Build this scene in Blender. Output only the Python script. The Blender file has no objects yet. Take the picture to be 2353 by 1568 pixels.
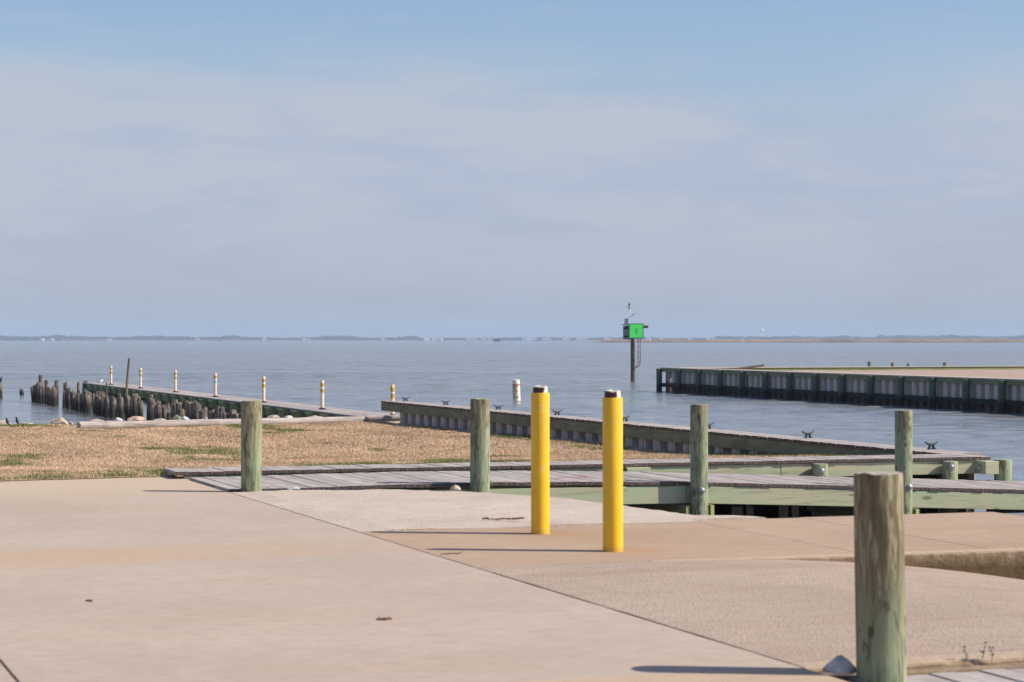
import bpy, bmesh, math, random
import numpy as np
from mathutils import Vector, Matrix, Euler, noise

random.seed(7)
rng = np.random.default_rng(7)
SC = bpy.context.scene
COL = SC.collection
R = math.radians

# ------------------------------------------------------------------ camera
EYE = 1.55
cam_d = bpy.data.cameras.new('camera')
cam = bpy.data.objects.new('camera', cam_d)
COL.objects.link(cam)
cam.location = (0, 0, EYE)
cam.rotation_euler = (R(90), 0, 0)
cam_d.sensor_width = 36
cam_d.lens = 80.0
cam_d.shift_y = -0.0015
cam_d.clip_start = 0.3
cam_d.clip_end = 30000
cam_d.dof.use_dof = True
cam_d.dof.focus_distance = 42
cam_d.dof.aperture_fstop = 5.6
SC.camera = cam

# ------------------------------------------------------------------ light
SUN_EL = R(41.6)
sd = Vector((.993 * math.cos(SUN_EL), -.118 * math.cos(SUN_EL), math.sin(SUN_EL)))
sun_d = bpy.data.lights.new('sun', 'SUN')
sun_d.energy = 4.95
sun_d.angle = R(.55)
sun_d.color = (1, .925, .80)
sun = bpy.data.objects.new('sun', sun_d)
sun.rotation_euler = sd.to_track_quat('Z', 'Y').to_euler()
sun.location = (20, -10, 30)
COL.objects.link(sun)

world = bpy.data.worlds.new('World')
SC.world = world
world.use_nodes = True
SC.view_settings.view_transform = 'Standard'
SC.view_settings.look = 'None'
SC.view_settings.exposure = .28
SC.view_settings.gamma = 1
SC.view_settings.use_curve_mapping = False
try:
    SC.cycles.use_denoising = True
    SC.cycles.max_bounces = 6
    SC.cycles.volume_bounces = 0
    SC.cycles.caustics_reflective = False
    SC.cycles.caustics_refractive = False
    SC.cycles.sample_clamp_indirect = 4
except Exception:
    pass


# ------------------------------------------------------------------ node helper
class NT:
    def __init__(s, tree):
        s.t = tree
        tree.nodes.clear()

    def n(s, kind, **kw):
        nd = s.t.nodes.new(kind)
        for k, v in kw.items():
            if k.startswith('_'):
                setattr(nd, k[1:], v)
        return nd

    def l(s, a, b):
        s.t.links.new(a, b)

    def put(s, sock, v):
        if hasattr(v, 'is_output'):
            s.l(v, sock)
        else:
            if isinstance(v, (tuple, list)) and len(v) == 3 and sock.type == 'RGBA':
                v = (*v, 1)
            sock.default_value = v

    def math(s, op, a, b=0.0, c=None, clamp=False):
        nd = s.n('ShaderNodeMath', _operation=op, _use_clamp=clamp)
        s.put(nd.inputs[0], a)
        s.put(nd.inputs[1], b)
        if c is not None:
            s.put(nd.inputs[2], c)
        return nd.outputs[0]

    def mix(s, f, a, b, mode='MIX'):
        nd = s.n('ShaderNodeMix', _data_type='RGBA', _blend_type=mode)
        s.put(nd.inputs[0], f)
        s.put(nd.inputs[6], a)
        s.put(nd.inputs[7], b)
        return nd.outputs[2]

    def coords(s, which='Object'):
        return s.n('ShaderNodeTexCoord').outputs[which]

    def mapping(s, v, scale=(1, 1, 1), loc=(0, 0, 0), rot=(0, 0, 0)):
        nd = s.n('ShaderNodeMapping')
        s.l(v, nd.inputs[0])
        nd.inputs['Location'].default_value = loc
        nd.inputs['Rotation'].default_value = rot
        nd.inputs['Scale'].default_value = scale
        return nd.outputs[0]

    def noise(s, v, scale=5, detail=4, rough=.55, dist=0, out='Fac'):
        nd = s.n('ShaderNodeTexNoise')
        s.l(v, nd.inputs['Vector'])
        nd.inputs['Scale'].default_value = scale
        nd.inputs['Detail'].default_value = detail
        nd.inputs['Roughness'].default_value = rough
        nd.inputs['Distortion'].default_value = dist
        return nd.outputs[out]

    def smooth(s, v, lo, hi, a=0.0, b=1.0):
        nd = s.n('ShaderNodeMapRange', _interpolation_type='SMOOTHSTEP')
        s.put(nd.inputs[0], v)
        nd.inputs[1].default_value = lo
        nd.inputs[2].default_value = hi
        nd.inputs[3].default_value = a
        nd.inputs[4].default_value = b
        return nd.outputs[0]

    def sep(s, v):
        nd = s.n('ShaderNodeSeparateXYZ')
        s.l(v, nd.inputs[0])
        return nd.outputs

    def rnd(s):
        return s.n('ShaderNodeObjectInfo').outputs['Random']

    def offset_rnd(s, v, k=50.):
        cb = s.n('ShaderNodeCombineXYZ')
        r = s.math('MULTIPLY', s.rnd(), k)
        s.l(r, cb.inputs[0])
        s.l(r, cb.inputs[2])
        nd = s.n('ShaderNodeVectorMath', _operation='ADD')
        s.l(v, nd.inputs[0])
        s.l(cb.outputs[0], nd.inputs[1])
        return nd.outputs[0]

    def bump(s, h, strength=.3, dist=.01, normal=None):
        nd = s.n('ShaderNodeBump')
        s.l(h, nd.inputs['Height'])
        nd.inputs['Strength'].default_value = strength
        nd.inputs['Distance'].default_value = dist
        if normal is not None:
            s.l(normal, nd.inputs['Normal'])
        return nd.outputs[0]

    def out(s, col, rough=.8, normal=None, metal=0, spec=.3, **kw):
        b = s.n('ShaderNodeBsdfPrincipled')
        s.put(b.inputs['Base Color'], col)
        s.put(b.inputs['Roughness'], rough)
        b.inputs['Metallic'].default_value = metal
        b.inputs['Specular IOR Level'].default_value = spec
        for k, v in kw.items():
            s.put(b.inputs[k.replace('_', ' ')], v)
        if normal is not None:
            s.l(normal, b.inputs['Normal'])
        o = s.n('ShaderNodeOutputMaterial')
        s.l(b.outputs[0], o.inputs[0])
        return b


def material(name):
    m = bpy.data.materials.new(name)
    m.use_nodes = True
    return m, NT(m.node_tree)


# ------------------------------------------------------------------ sky
def build_sky():
    t = NT(world.node_tree)
    sky = t.n('ShaderNodeTexSky', _sky_type='NISHITA')
    sky.sun_disc = False
    sky.sun_elevation = SUN_EL
    sky.sun_rotation = R(96.8)
    sky.air_density = 1.0
    sky.dust_density = 1.2
    sky.ozone_density = 1.5
    v = t.coords('Generated')
    x, y, z = t.sep(v)
    el = t.math('ARCSINE', z)
    # cloud sheet: sample on a horizontal plane overhead, stretched by perspective
    inv = t.math('DIVIDE', 1.0, t.math('ADD', t.math('MAXIMUM', z, 0.0), .035))
    cb = t.n('ShaderNodeCombineXYZ')
    t.l(t.math('MULTIPLY', x, inv), cb.inputs[0])
    t.l(t.math('MULTIPLY', y, inv), cb.inputs[1])
    p = cb.outputs[0]
    big = t.noise(t.mapping(p, (.34, .34, 1), (3.1, 1.4, 0)), 1.0, 4, .5, .4)
    soft = t.noise(t.mapping(v, (4.2, 4.2, 15), (1.3, .2, 0.55)), 1.0, 6, .55, .35)
    wisp = t.noise(t.mapping(v, (13, 13, 62), (0.6, 4.2, 0.1), (0, R(3), 0)), 1.0, 7, .6, .5)
    # ragged upper edge of the veil, thin patches above it
    edge = t.math('ADD', el, t.math('MULTIPLY', t.math('SUBTRACT', soft, .5), -.075))
    edge = t.math('ADD', edge, t.math('MULTIPLY', t.math('SUBTRACT', wisp, .5), -.022))
    veil = t.smooth(edge, .085, .128, 1, 0)
    high = t.math('MULTIPLY', t.smooth(wisp, .52, .75), t.smooth(soft, .42, .62))
    high = t.math('MULTIPLY', t.math('MAXIMUM', high, t.math('MULTIPLY', t.smooth(big, .45, .7), t.smooth(el, .15, .4))), .2)
    mask = t.math('MAXIMUM', veil, high)
    streak = t.math('ADD', t.math('MULTIPLY', wisp, .45), t.math('MULTIPLY', soft, .55))
    ccol = t.mix(t.smooth(streak, .42, .58), (.358, .408, .532), (.415, .455, .528))
    # veil fades into the blue-grey air near the horizon
    low = t.smooth(el, .0, .075, .9, 0)
    ccol = t.mix(low, ccol, (.360, .412, .495))
    scaled = t.mix(1.0, sky.outputs[0], (.105, .105, .105), 'MULTIPLY')
    clear = t.mix(1.0, scaled, (.91, .935, 1.06), 'MULTIPLY')
    mixf = t.math('MULTIPLY', mask, t.math('ADD', .72, t.math('MULTIPLY', t.smooth(streak, .35, .6), .24)))
    col = t.mix(mixf, clear, ccol)
    bg = t.n('ShaderNodeBackground')
    t.l(col, bg.inputs[0])
    bg.inputs[1].default_value = 1.0
    o = t.n('ShaderNodeOutputWorld')
    t.l(bg.outputs[0], o.inputs[0])


build_sky()

# ------------------------------------------------------------------ frames and measuring
TH = math.atan2(.3258, .9455)
E1 = Vector((math.cos(TH), math.sin(TH), 0))
E2 = Vector((-math.sin(TH), math.cos(TH), 0))
ORG = Vector((-3.80, 25.77, 0))


def W(a, c, z=0.0):
    """harbour grid (a along the quay, c away from the ramp) to world"""
    p = ORG + E1 * a + E2 * c
    return Vector((p.x, p.y, z))


def Lc(p):
    d = Vector((p[0], p[1], 0)) - ORG
    return d.dot(E1), d.dot(E2)


def at(x, y, z=0.0):
    """ground point at height z that was surveyed at picture position x, y (2353 wide)"""
    k = (EYE - z) / (y - 780.5)
    return Vector(((x - 1176.5) * k, 5229 * k, z))


def far(x, Y, z=0.0):
    return Vector(((x - 1176.5) * Y / 5229, Y, z))


WATER = -1.16


# ------------------------------------------------------------------ mesh helper
class MB:
    def __init__(s):
        s.v = []
        s.f = []
        s.m = []

    def add(s, vs, fs, m=0):
        o = len(s.v)
        s.v += [tuple(v) for v in vs]
        s.f += [tuple(i + o for i in f) for f in fs]
        s.m += [m] * len(fs) if isinstance(m, int) else list(m)

    def box(s, x0, x1, y0, y1, z0, z1, m=0, mat=None, end=None):
        vs = [(x0, y0, z0), (x1, y0, z0), (x1, y1, z0), (x0, y1, z0), (x0, y0, z1), (x1, y0, z1), (x1, y1, z1), (x0, y1, z1)]
        if mat is not None:
            vs = [mat @ Vector(v) for v in vs]
        e = m if end is None else end
        s.add(vs, [(0, 3, 2, 1), (4, 5, 6, 7), (0, 1, 5, 4), (2, 3, 7, 6), (1, 2, 6, 5), (3, 0, 4, 7)], [m, m, e, e, m, m])

    def cyl(s, r, z0, z1, n=16, c=(0, 0), r1=None, m=0, cap=None, mat=None, top=True, bot=True):
        r1 = r if r1 is None else r1
        vs = [(c[0] + r * math.cos(2 * math.pi * i / n), c[1] + r * math.sin(2 * math.pi * i / n), z0) for i in range(n)]
        vs += [(c[0] + r1 * math.cos(2 * math.pi * i / n), c[1] + r1 * math.sin(2 * math.pi * i / n), z1) for i in range(n)]
        if mat is not None:
            vs = [mat @ Vector(v) for v in vs]
        fs = [(i, (i + 1) % n, n + (i + 1) % n, n + i) for i in range(n)]
        ms = [m] * n
        if top:
            fs.append(tuple(range(n, 2 * n)))
            ms.append(m if cap is None else cap)
        if bot:
            fs.append(tuple(range(n - 1, -1, -1)))
            ms.append(m if cap is None else cap)
        s.add(vs, fs, ms)

    def rings(s, rings, m=0, cap=True, closed=True):
        """rings: list of lists of points, all same count"""
        n = len(rings[0])
        vs = [p for r in rings for p in r]
        fs = []
        for k in range(len(rings) - 1):
            for i in range(n):
                j = (i + 1) % n
                fs.append((k * n + i, k * n + j, (k + 1) * n + j, (k + 1) * n + i))
        if cap:
            fs.append(tuple(range(n - 1, -1, -1)))
            fs.append(tuple(range((len(rings) - 1) * n, len(rings) * n)))
        s.add(vs, fs, m)

    def tube(s, pts, r, n=8, m=0):
        pts = [Vector(p) for p in pts]
        rr = r if isinstance(r, (list, tuple)) else [r] * len(pts)
        rings = []
        up = Vector((0, 0, 1))
        for i, p in enumerate(pts):
            d = (pts[min(i + 1, len(pts) - 1)] - pts[max(i - 1, 0)]).normalized()
            a = d.cross(up)
            if a.length < .01:
                a = d.cross(Vector((0, 1, 0)))
            a.normalize()
            b = a.cross(d).normalized()
            rings.append([p + rr[i] * (math.cos(2 * math.pi * k / n) * a + math.sin(2 * math.pi * k / n) * b) for k in range(n)])
        s.rings(rings, m)

    def mesh(s, name, mats, smooth=False, bevel=0):
        me = bpy.data.meshes.new(name)
        me.from_pydata(s.v, [], s.f)
        for mt in (mats if isinstance(mats, (list, tuple)) else [mats]):
            me.materials.append(mt)
        me.polygons.foreach_set('material_index', s.m)
        bm = bmesh.new()
        bm.from_mesh(me)
        bmesh.ops.recalc_face_normals(bm, faces=bm.faces)
        if bevel:
            bmesh.ops.bevel(bm, geom=list(bm.edges), offset=bevel, segments=1, affect='EDGES', profile=.5)
        if smooth:
            for f in bm.faces:
                f.smooth = True
            for e in bm.edges:
                if len(e.link_faces) == 2 and e.calc_face_angle(0) > .7:
                    e.smooth = False
        bm.to_mesh(me)
        bm.free()
        return me


def link(name, me, parent=None, loc=(0, 0, 0), rot=(0, 0, 0)):
    o = bpy.data.objects.new(name, me)
    COL.objects.link(o)
    o.location = loc
    o.rotation_euler = rot
    if parent is not None:
        o.parent = parent
    return o


def tag(o, label, cat, group=None):
    o['label'] = label
    o['category'] = cat
    if group:
        o['group'] = group
    return o


def thing(name, label, cat, loc=(0, 0, 0), rz=0.0, group=None, tilt=(0, 0)):
    o = link(name, None, None, loc, (tilt[0], tilt[1], rz))
    o.empty_display_size = .2
    return tag(o, label, cat, group)


def structure(name, me, loc=(0, 0, 0), rz=0.0):
    o = link(name, me, None, loc, (0, 0, rz))
    o['kind'] = 'structure'
    return o


def copy_tree(o, parent=None):
    c = o.copy()
    COL.objects.link(c)
    if parent is not None:
        c.parent = parent
    for ch in list(o.children):
        copy_tree(ch, c)
    return c


def text_mesh(txt, size, mat, name='lettering'):
    cu = bpy.data.curves.new('tmp', 'FONT')
    cu.body = txt
    cu.size = size
    cu.align_x = 'CENTER'
    cu.align_y = 'CENTER'
    cu.resolution_u = 3
    o = bpy.data.objects.new('tmp', cu)
    COL.objects.link(o)
    dg = bpy.context.evaluated_depsgraph_get()
    dg.update()
    me = bpy.data.meshes.new_from_object(o.evaluated_get(dg))
    bpy.data.objects.remove(o)
    bpy.data.curves.remove(cu)
    me.name = name
    me.materials.clear()
    me.materials.append(mat)
    return me


# ------------------------------------------------------------------ materials
def m_pile(name, dark=0.0, green_to=.62, top=(.215, .175, .11), green=(.275, .325, .20)):
    m, t = material(name)
    v0 = t.coords()
    v = t.offset_rnd(v0)
    z = t.sep(v0)[2]
    grain = t.noise(t.mapping(v, (1, 1, .06)), 36, 6, .7, .3)
    streak = t.noise(t.mapping(v, (1, 1, .13)), 22, 6, .64, 1.2)
    blot = t.noise(t.mapping(v, (1, 1, .30)), 8.5, 6, .64, 1.8)
    g = t.math('ADD', z, t.math('MULTIPLY', t.math('SUBTRACT', streak, .5), 1.7))
    gf = t.smooth(g, green_to - .3, green_to + .25, 1, 0)
    col = t.mix(gf, top, green)
    col = t.mix(t.math('MULTIPLY', t.smooth(blot, .50, .62), .8), col, (.105, .092, .055))
    col = t.mix(t.math('MULTIPLY', t.smooth(streak, .50, .60), .65), col, (.42, .40, .26))
    col = t.mix(t.math('MULTIPLY', t.smooth(streak, .36, .46, 1, 0), .55), col, (.12, .11, .06))
    col = t.mix(t.math('MULTIPLY', t.smooth(grain, .50, .66), .6), col, (.075, .065, .045))
    vor = t.n('ShaderNodeTexVoronoi')
    t.l(t.mapping(v, (5.5, 5.5, 3.2)), vor.inputs['Vector'])
    vor.inputs['Scale'].default_value = 1.0
    knot = t.smooth(vor.outputs['Distance'], .05, .13, 1, 0)
    col = t.mix(t.math('MULTIPLY', knot, .75), col, (.07, .04, .02))
    if dark:
        col = t.mix(dark, col, (.03, .03, .025))
    b = t.bump(grain, .55, .006)
    b = t.bump(blot, .25, .02, b)
    t.out(col, .88, b, spec=.2)
    return m


def m_endgrain(name, c1=(.44, .39, .33), c2=(.25, .22, .18)):
    m, t = material(name)
    v = t.offset_rnd(t.coords())
    n1 = t.noise(v, 38, 4, .6)
    col = t.mix(t.smooth(n1, .35, .65), c2, c1)
    t.out(col, .95, t.bump(n1, .5, .004), spec=.1)
    return m


def m_board(name, base=(.40, .355, .335), alt=(.31, .27, .255), axis='y'):
    m, t = material(name)
    v = t.offset_rnd(t.coords())
    sc = (1, .05, 1) if axis == 'y' else (.05, 1, 1)
    grain = t.noise(t.mapping(v, sc), 46, 6, .65, .5)
    blot = t.noise(v, 2.6, 5, .6, .5)
    col = t.mix(t.smooth(blot, .36, .66), base, alt)
    col = t.mix(t.math('MULTIPLY', t.smooth(grain, .54, .74), .6), col, (.13, .11, .105))
    r = t.math('MULTIPLY_ADD', t.rnd(), .22, .88)
    cb = t.n('ShaderNodeCombineXYZ')
    for i in range(3):
        t.l(r, cb.inputs[i])
    col = t.mix(1.0, col, cb.outputs[0], 'MULTIPLY')
    t.out(col, .9, t.bump(grain, .5, .003), spec=.15)
    return m


def m_timber(name, base, alt, axis='x', knots=True, mossy=None, dk=.45):
    m, t = material(name)
    v = t.offset_rnd(t.coords())
    sc = (.06, 1, 1) if axis == 'x' else ((1, .06, 1) if axis == 'y' else (1, 1, .06))
    grain = t.noise(t.mapping(v, sc), 30, 6, .62, .9)
    sc2 = tuple(s * 4 if s < 1 else s for s in sc)
    blot = t.noise(t.mapping(v, sc2), 5, 5, .6, .8)
    col = t.mix(t.smooth(blot, .35, .65), base, alt)
    col = t.mix(t.math('MULTIPLY', t.smooth(grain, .52, .72), dk), col, tuple(.35 * c for c in alt))
    if knots:
        vor = t.n('ShaderNodeTexVoronoi')
        t.l(t.mapping(v, (1.9, 3, 6)), vor.inputs['Vector'])
        vor.inputs['Scale'].default_value = 1.0
        d = t.math('ADD', vor.outputs['Distance'], t.math('MULTIPLY', t.math('SUBTRACT', blot, .5), .35))
        col = t.mix(t.math('MULTIPLY', t.smooth(d, .05, .15, 1, 0), .7), col, (.10, .07, .035))
    if mossy:
        n2 = t.noise(v, 3.3, 5, .65)
        col = t.mix(t.math('MULTIPLY', t.smooth(n2, .5, .68), .75), col, mossy)
    t.out(col, .87, t.bump(grain, .4, .004), spec=.2)
    return m


def m_concrete(name, base, alt, stain, rough_grit=False, band=False, wear=.5):
    m, t = material(name)
    v = t.coords()
    broom = t.noise(t.mapping(v, (.16, 3.2, 1)), 22, 5, .65)
    long_ = t.noise(t.mapping(v, (.16, 1.0, 1)), 1.2, 6, .6, .6)
    blot = t.noise(v, .55, 6, .6, .4)
    mott = t.noise(v, 7.5, 5, .7)
    spk = t.noise(v, 120, 3, .7)
    col = t.mix(t.smooth(blot, .34, .66), base, alt)
    col = t.mix(t.math('MULTIPLY', t.smooth(long_, .47, .72), wear), col, stain)
    dk = t.math('MULTIPLY', t.smooth(mott, .42, .66), .34)
    col = t.mix(dk, col, tuple(c * .72 for c in base))
    col = t.mix(t.math('MULTIPLY', t.smooth(broom, .45, .66), .38), col, tuple(c * .62 for c in alt))
    col = t.mix(t.math('MULTIPLY', t.smooth(spk, .5, .7), .42), col, tuple(c * .55 for c in base))
    fleck = t.noise(t.mapping(v, (.22, 2.4, 1)), 13, 5, .65)
    col = t.mix(t.math('MULTIPLY', t.smooth(fleck, .60, .70), .32), col, tuple(c * k for c, k in zip(base, (.72, .5, .42))))
    rare = t.noise(v, 26, 2, .5)
    col = t.mix(t.math('MULTIPLY', t.smooth(rare, .70, .76), .55), col, (.16, .09, .05))
    if name.startswith('tan_stained'):
        geo = t.n('ShaderNodeNewGeometry').outputs['Position']
        for (bx, by, rr, k) in ((.2256 + .05, 18.2, .42, .75), (.739 + .12, 16.75, .5, .6), (.6, 17.9, 1.0, .35)):
            sub = t.n('ShaderNodeVectorMath', _operation='DISTANCE')
            t.l(geo, sub.inputs[0])
            sub.inputs[1].default_value = (bx, by, 0)
            d = t.math('ADD', sub.outputs['Value'], t.math('MULTIPLY', t.math('SUBTRACT', mott, .5), .5))
            col = t.mix(t.math('MULTIPLY', t.smooth(d, .05, rr, 1, 0), k), col, (.33, .20, .11))
    mid = t.noise(v, 34, 4, .7)
    col = t.mix(t.math('MULTIPLY', t.smooth(mid, .5, .68), .22), col, tuple(c * .6 for c in base))
    if band:
        y = t.sep(v)[1]
        wob = t.math('ADD', y, t.math('MULTIPLY', t.math('SUBTRACT', long_, .5), 1.6))
        f = t.math('MULTIPLY', t.smooth(wob, -10.0, -9.3), t.smooth(wob, -8.9, -8.2, 1, 0))
        f2 = t.smooth(wob, -4.2, -1.0)
        x = t.sep(v)[0]
        f = t.math('MULTIPLY', f, t.smooth(x, -2.2, .0, 1, .35))
        col = t.mix(t.math('MULTIPLY', f, .45), col, (.46, .30, .19))
        col = t.mix(t.math('MULTIPLY', f2, .5), col, (.52, .40, .27))
    if rough_grit:
        vor = t.n('ShaderNodeTexVoronoi')
        t.l(v, vor.inputs['Vector'])
        vor.inputs['Scale'].default_value = 55
        h = t.math('ADD', t.math('MULTIPLY', vor.outputs['Distance'], .6), t.noise(v, 30, 5, .7))
        pit = t.smooth(t.noise(t.mapping(v, (.20, 2.2, 1)), 11, 6, .72), .53, .66)
        col = t.mix(t.math('MULTIPLY', pit, .45), col, tuple(c * .5 for c in alt))
        b = t.bump(h, .7, .012)
    else:
        b = t.bump(broom, .28, .004)
        b = t.bump(spk, .25, .002, b)
    t.out(col, .92, b, spec=.15)
    return m


def m_plain(name, col, rough=.6, metal=0, var=.15, scale=20, spec=.35, bumpy=.0):
    m, t = material(name)
    v = t.offset_rnd(t.coords())
    n1 = t.noise(v, scale, 4, .6)
    c = t.mix(t.smooth(n1, .3, .7), tuple(x * (1 + var) for x in col), tuple(x * (1 - var) for x in col))
    t.out(c, rough, t.bump(n1, bumpy, .004) if bumpy else None, metal, spec)
    return m


M = {}
M['pile'] = m_pile('treated_pile_wood')
M['pile_near'] = m_pile('treated_pile_wood_near', green_to=.34, top=(.195, .15, .09), green=(.265, .315, .195))
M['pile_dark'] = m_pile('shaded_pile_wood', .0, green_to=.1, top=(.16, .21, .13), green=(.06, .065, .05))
M['end'] = m_endgrain('end_grain')
M['board'] = m_board('weathered_board')
M['board_end'] = m_endgrain('board_end_grain', (.15, .115, .105), (.055, .04, .038))
M['stringer'] = m_timber('pale_green_timber', (.38, .43, .28), (.45, .41, .28), 'x', dk=.6)
M['waler'] = m_timber('olive_green_timber', (.225, .225, .145), (.15, .155, .10), 'y', knots=False, dk=.4)
M['waler_wet'] = m_timber('wet_black_timber', (.035, .035, .035), (.02, .022, .022), 'y', knots=False)
M['yellow_green_lit'] = m_timber('yellow_green_lit_timber', (.40, .44, .17), (.45, .48, .12), 'z', knots=False)  # yellow-green joist ends; also sunlight painted onto the pier blocks
M['slab'] = m_concrete('broomed_concrete', (.465, .378, .312), (.42, .335, .277), (.44, .32, .225), band=True, wear=.45)
M['landing'] = m_concrete('tan_stained_concrete', (.435, .315, .23), (.385, .275, .20), (.345, .225, .145), wear=.5)
M['apron'] = m_concrete('pale_rough_concrete', (.565, .475, .40), (.50, .415, .345), (.46, .365, .28), True, wear=.3)
M['ramp'] = m_concrete('grooved_ramp_concrete', (.445, .345, .28), (.39, .30, .24), (.33, .23, .175), True, wear=.5)
M['tan_slab'] = m_concrete('tan_broomed_concrete', (.50, .375, .275), (.45, .335, .245), (.46, .33, .235), wear=.5)
M['grey_slab'] = m_concrete('grey_concrete', (.22, .22, .24), (.18, .18, .20), (.25, .22, .2))


def m_kerb():
    m, t = material('stained_kerb_concrete')
    v = t.coords()
    z = t.sep(v)[2]
    n1 = t.noise(v, 16, 5, .65)
    n2 = t.noise(t.mapping(v, (1, 1, .4)), 3.5, 5, .6, .5)
    col = t.mix(t.smooth(n1, .35, .65), (.36, .27, .185), (.24, .175, .115))
    wz = t.math('ADD', z, t.math('MULTIPLY', t.math('SUBTRACT', n2, .5), .16))
    col = t.mix(t.math('MULTIPLY', t.smooth(wz, -.14, .02, 1, 0), .9), col, (.095, .062, .033))
    col = t.mix(t.math('MULTIPLY', t.smooth(z, -.012, -.002), t.smooth(n1, .3, .6, .4, 1)), col, (.43, .33, .25))
    t.out(col, .95, t.bump(n1, .9, .015), spec=.1)
    return m


M['kerb'] = m_kerb()


def m_yellow():
    m, t = material('yellow_plastic_sleeve')
    v = t.offset_rnd(t.coords())
    z = t.sep(t.coords())[2]
    n1 = t.noise(t.mapping(v, (1, 1, .4)), 6, 4, .6)
    n2 = t.noise(t.mapping(v, (1, 1, 2.2)), 9, 5, .6)
    col = t.mix(t.smooth(n1, .35, .7), (.86, .52, .016), (.74, .43, .02))
    col = t.mix(t.math('MULTIPLY', t.smooth(n2, .61, .70), .5), col, (.70, .52, .27))
    col = t.mix(t.smooth(z, .06, .0, 0, .45), col, (.35, .24, .1))
    n3 = t.noise(v, 55, 4, .65)
    n4 = t.noise(t.mapping(v, (1, 1, .5)), 3.1, 3, .5)
    chip = t.math('MULTIPLY', t.smooth(n3, .64, .70), t.smooth(n4, .52, .66))
    col = t.mix(t.math('MULTIPLY', chip, .8), col, (.55, .42, .25))
    t.out(col, t.smooth(n1, .3, .7, .34, .5), t.bump(n1, .05, .002), spec=.45)
    return m


M['yellow'] = m_yellow()


def m_brown_pipe():
    m, t = material('flaking_brown_paint')
    v = t.offset_rnd(t.coords())
    x, y, z = t.sep(t.coords())
    n1 = t.noise(v, 18, 5, .6)
    a = t.math('SUBTRACT', t.math('ADD', x, t.math('MULTIPLY', t.math('SUBTRACT', n1, .5), .06)), .030)
    f = t.math('MULTIPLY', t.smooth(a, 0, .005), t.smooth(y, 0, .005, 1, 0))
    drip = t.smooth(t.math('ADD', z, t.math('MULTIPLY', t.math('SUBTRACT', n1, .5), .07)), 1.170, 1.176)
    f = t.math('MAXIMUM', f, drip)
    col = t.mix(f, (.055, .020, .022), (.62, .60, .56))
    t.out(col, .55, None, spec=.3)
    return m


M['brown_pipe'] = m_brown_pipe()
M['cap_white'] = m_plain('chalky_white_cap', (.55, .52, .44), .9, var=.25, scale=40)
M['galv'] = m_plain('galvanised_steel', (.36, .36, .36), .5, .6, .15, 30)
M['iron'] = m_plain('black_cast_iron', (.025, .025, .03), .55, .3)
M['vinyl'] = m_timber('grey_vinyl_sheet', (.64, .54, .49), (.50, .42, .385), 'z', knots=False, dk=.25)


def m_vinyl_dark_foot(line=-.62, lite=(.33, .31, .30), drk=(.26, .245, .24), foot_col=(.075, .04, .025)):
    m, t = material('tide_and_shade_sheet')
    v = t.offset_rnd(t.coords())
    z = t.sep(t.coords())[2]
    n1 = t.noise(t.mapping(v, (1, 1, .15)), 9, 4, .6)
    n2 = t.noise(v, 7, 4, .6)
    col = t.mix(t.smooth(n1, .35, .65), lite, drk)
    wz = t.math('ADD', z, t.math('MULTIPLY', t.math('SUBTRACT', n1, .5), .3))
    col = t.mix(t.smooth(wz, line - .1, line + .1, 1, 0), col, foot_col)
    t.out(col, .6, None, spec=.3)
    return m


M['vinyl_wet'] = m_vinyl_dark_foot()
M['vinyl_deck_shade'] = m_vinyl_dark_foot(-.16, (.14, .11, .10), (.09, .07, .065), (.010, .008, .007))  # shade below the boardwalk painted into the sheets as near-black colour


def m_old_pile():
    m, t = material('rotten_old_wood')
    v = t.offset_rnd(t.coords())
    z = t.sep(t.coords())[2]
    grain = t.noise(t.mapping(v, (1, 1, .1)), 26, 5, .7, .4)
    blot = t.noise(v, 5, 4, .6)
    col = t.mix(t.smooth(blot, .35, .65), (.27, .215, .155), (.085, .073, .068))
    col = t.mix(t.math('MULTIPLY', t.smooth(grain, .5, .7), .7), col, (.05, .045, .04))
    wz = t.math('ADD', z, t.math('MULTIPLY', t.math('SUBTRACT', blot, .5), .35))
    col = t.mix(t.smooth(wz, .35, .85, .96, .1), col, (.030, .027, .024))
    t.out(col, .9, t.bump(grain, .7, .012), spec=.15)
    return m


M['old'] = m_old_pile()
M['log'] = m_timber('bleached_log_wood', (.46, .40, .365), (.31, .265, .24), 'x', knots=False, dk=.85)
M['delin'] = m_plain('faded_white_plastic', (.80, .60, .44), .5, var=.08)
M['delin_yellow'] = m_plain('faded_orange_delineator_plastic', (.88, .56, .24), .5, var=.06)
M['band'] = m_plain('yellow_reflective_band', (.56, .32, .03), .5, var=.1)
M['band_faded'] = m_plain('faded_grey_band', (.50, .47, .50), .5, var=.1)
M['rubber'] = m_plain('black_rubber_base', (.03, .028, .035), .8)
M['green_board'] = m_plain('fluorescent_green_sheet', (.12, .88, .15), .45, var=.05, scale=3)
M['green_dark'] = m_plain('dark_green_sheet', (.0, .26, .15), .45, var=.05)
M['grey_board'] = m_plain('weathered_plywood', (.26, .23, .20), .85, var=.2, scale=9)
M['white'] = m_plain('white_paint', (.78, .77, .75), .5, var=.05)
M['offwhite'] = m_plain('stained_white_paint', (.72, .66, .54), .6, var=.14, scale=6)
M['navy'] = m_plain('black_lettering', (.03, .035, .07), .6)
M['orange_red'] = m_plain('orange_red_marking', (.62, .07, .03), .5)
M['rust'] = m_plain('rusty_steel', (.11, .065, .055), .8, .1, .3)
M['gull_grey'] = m_plain('grey_feathers', (.30, .33, .40), .8)
M['feather'] = m_plain('white_feathers', (.85, .85, .86), .8, var=.04)
M['black_feather'] = m_plain('black_feathers', (.012, .013, .03), .6)
M['beak'] = m_plain('beak_yellow', (.6, .4, .08), .6)
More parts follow.
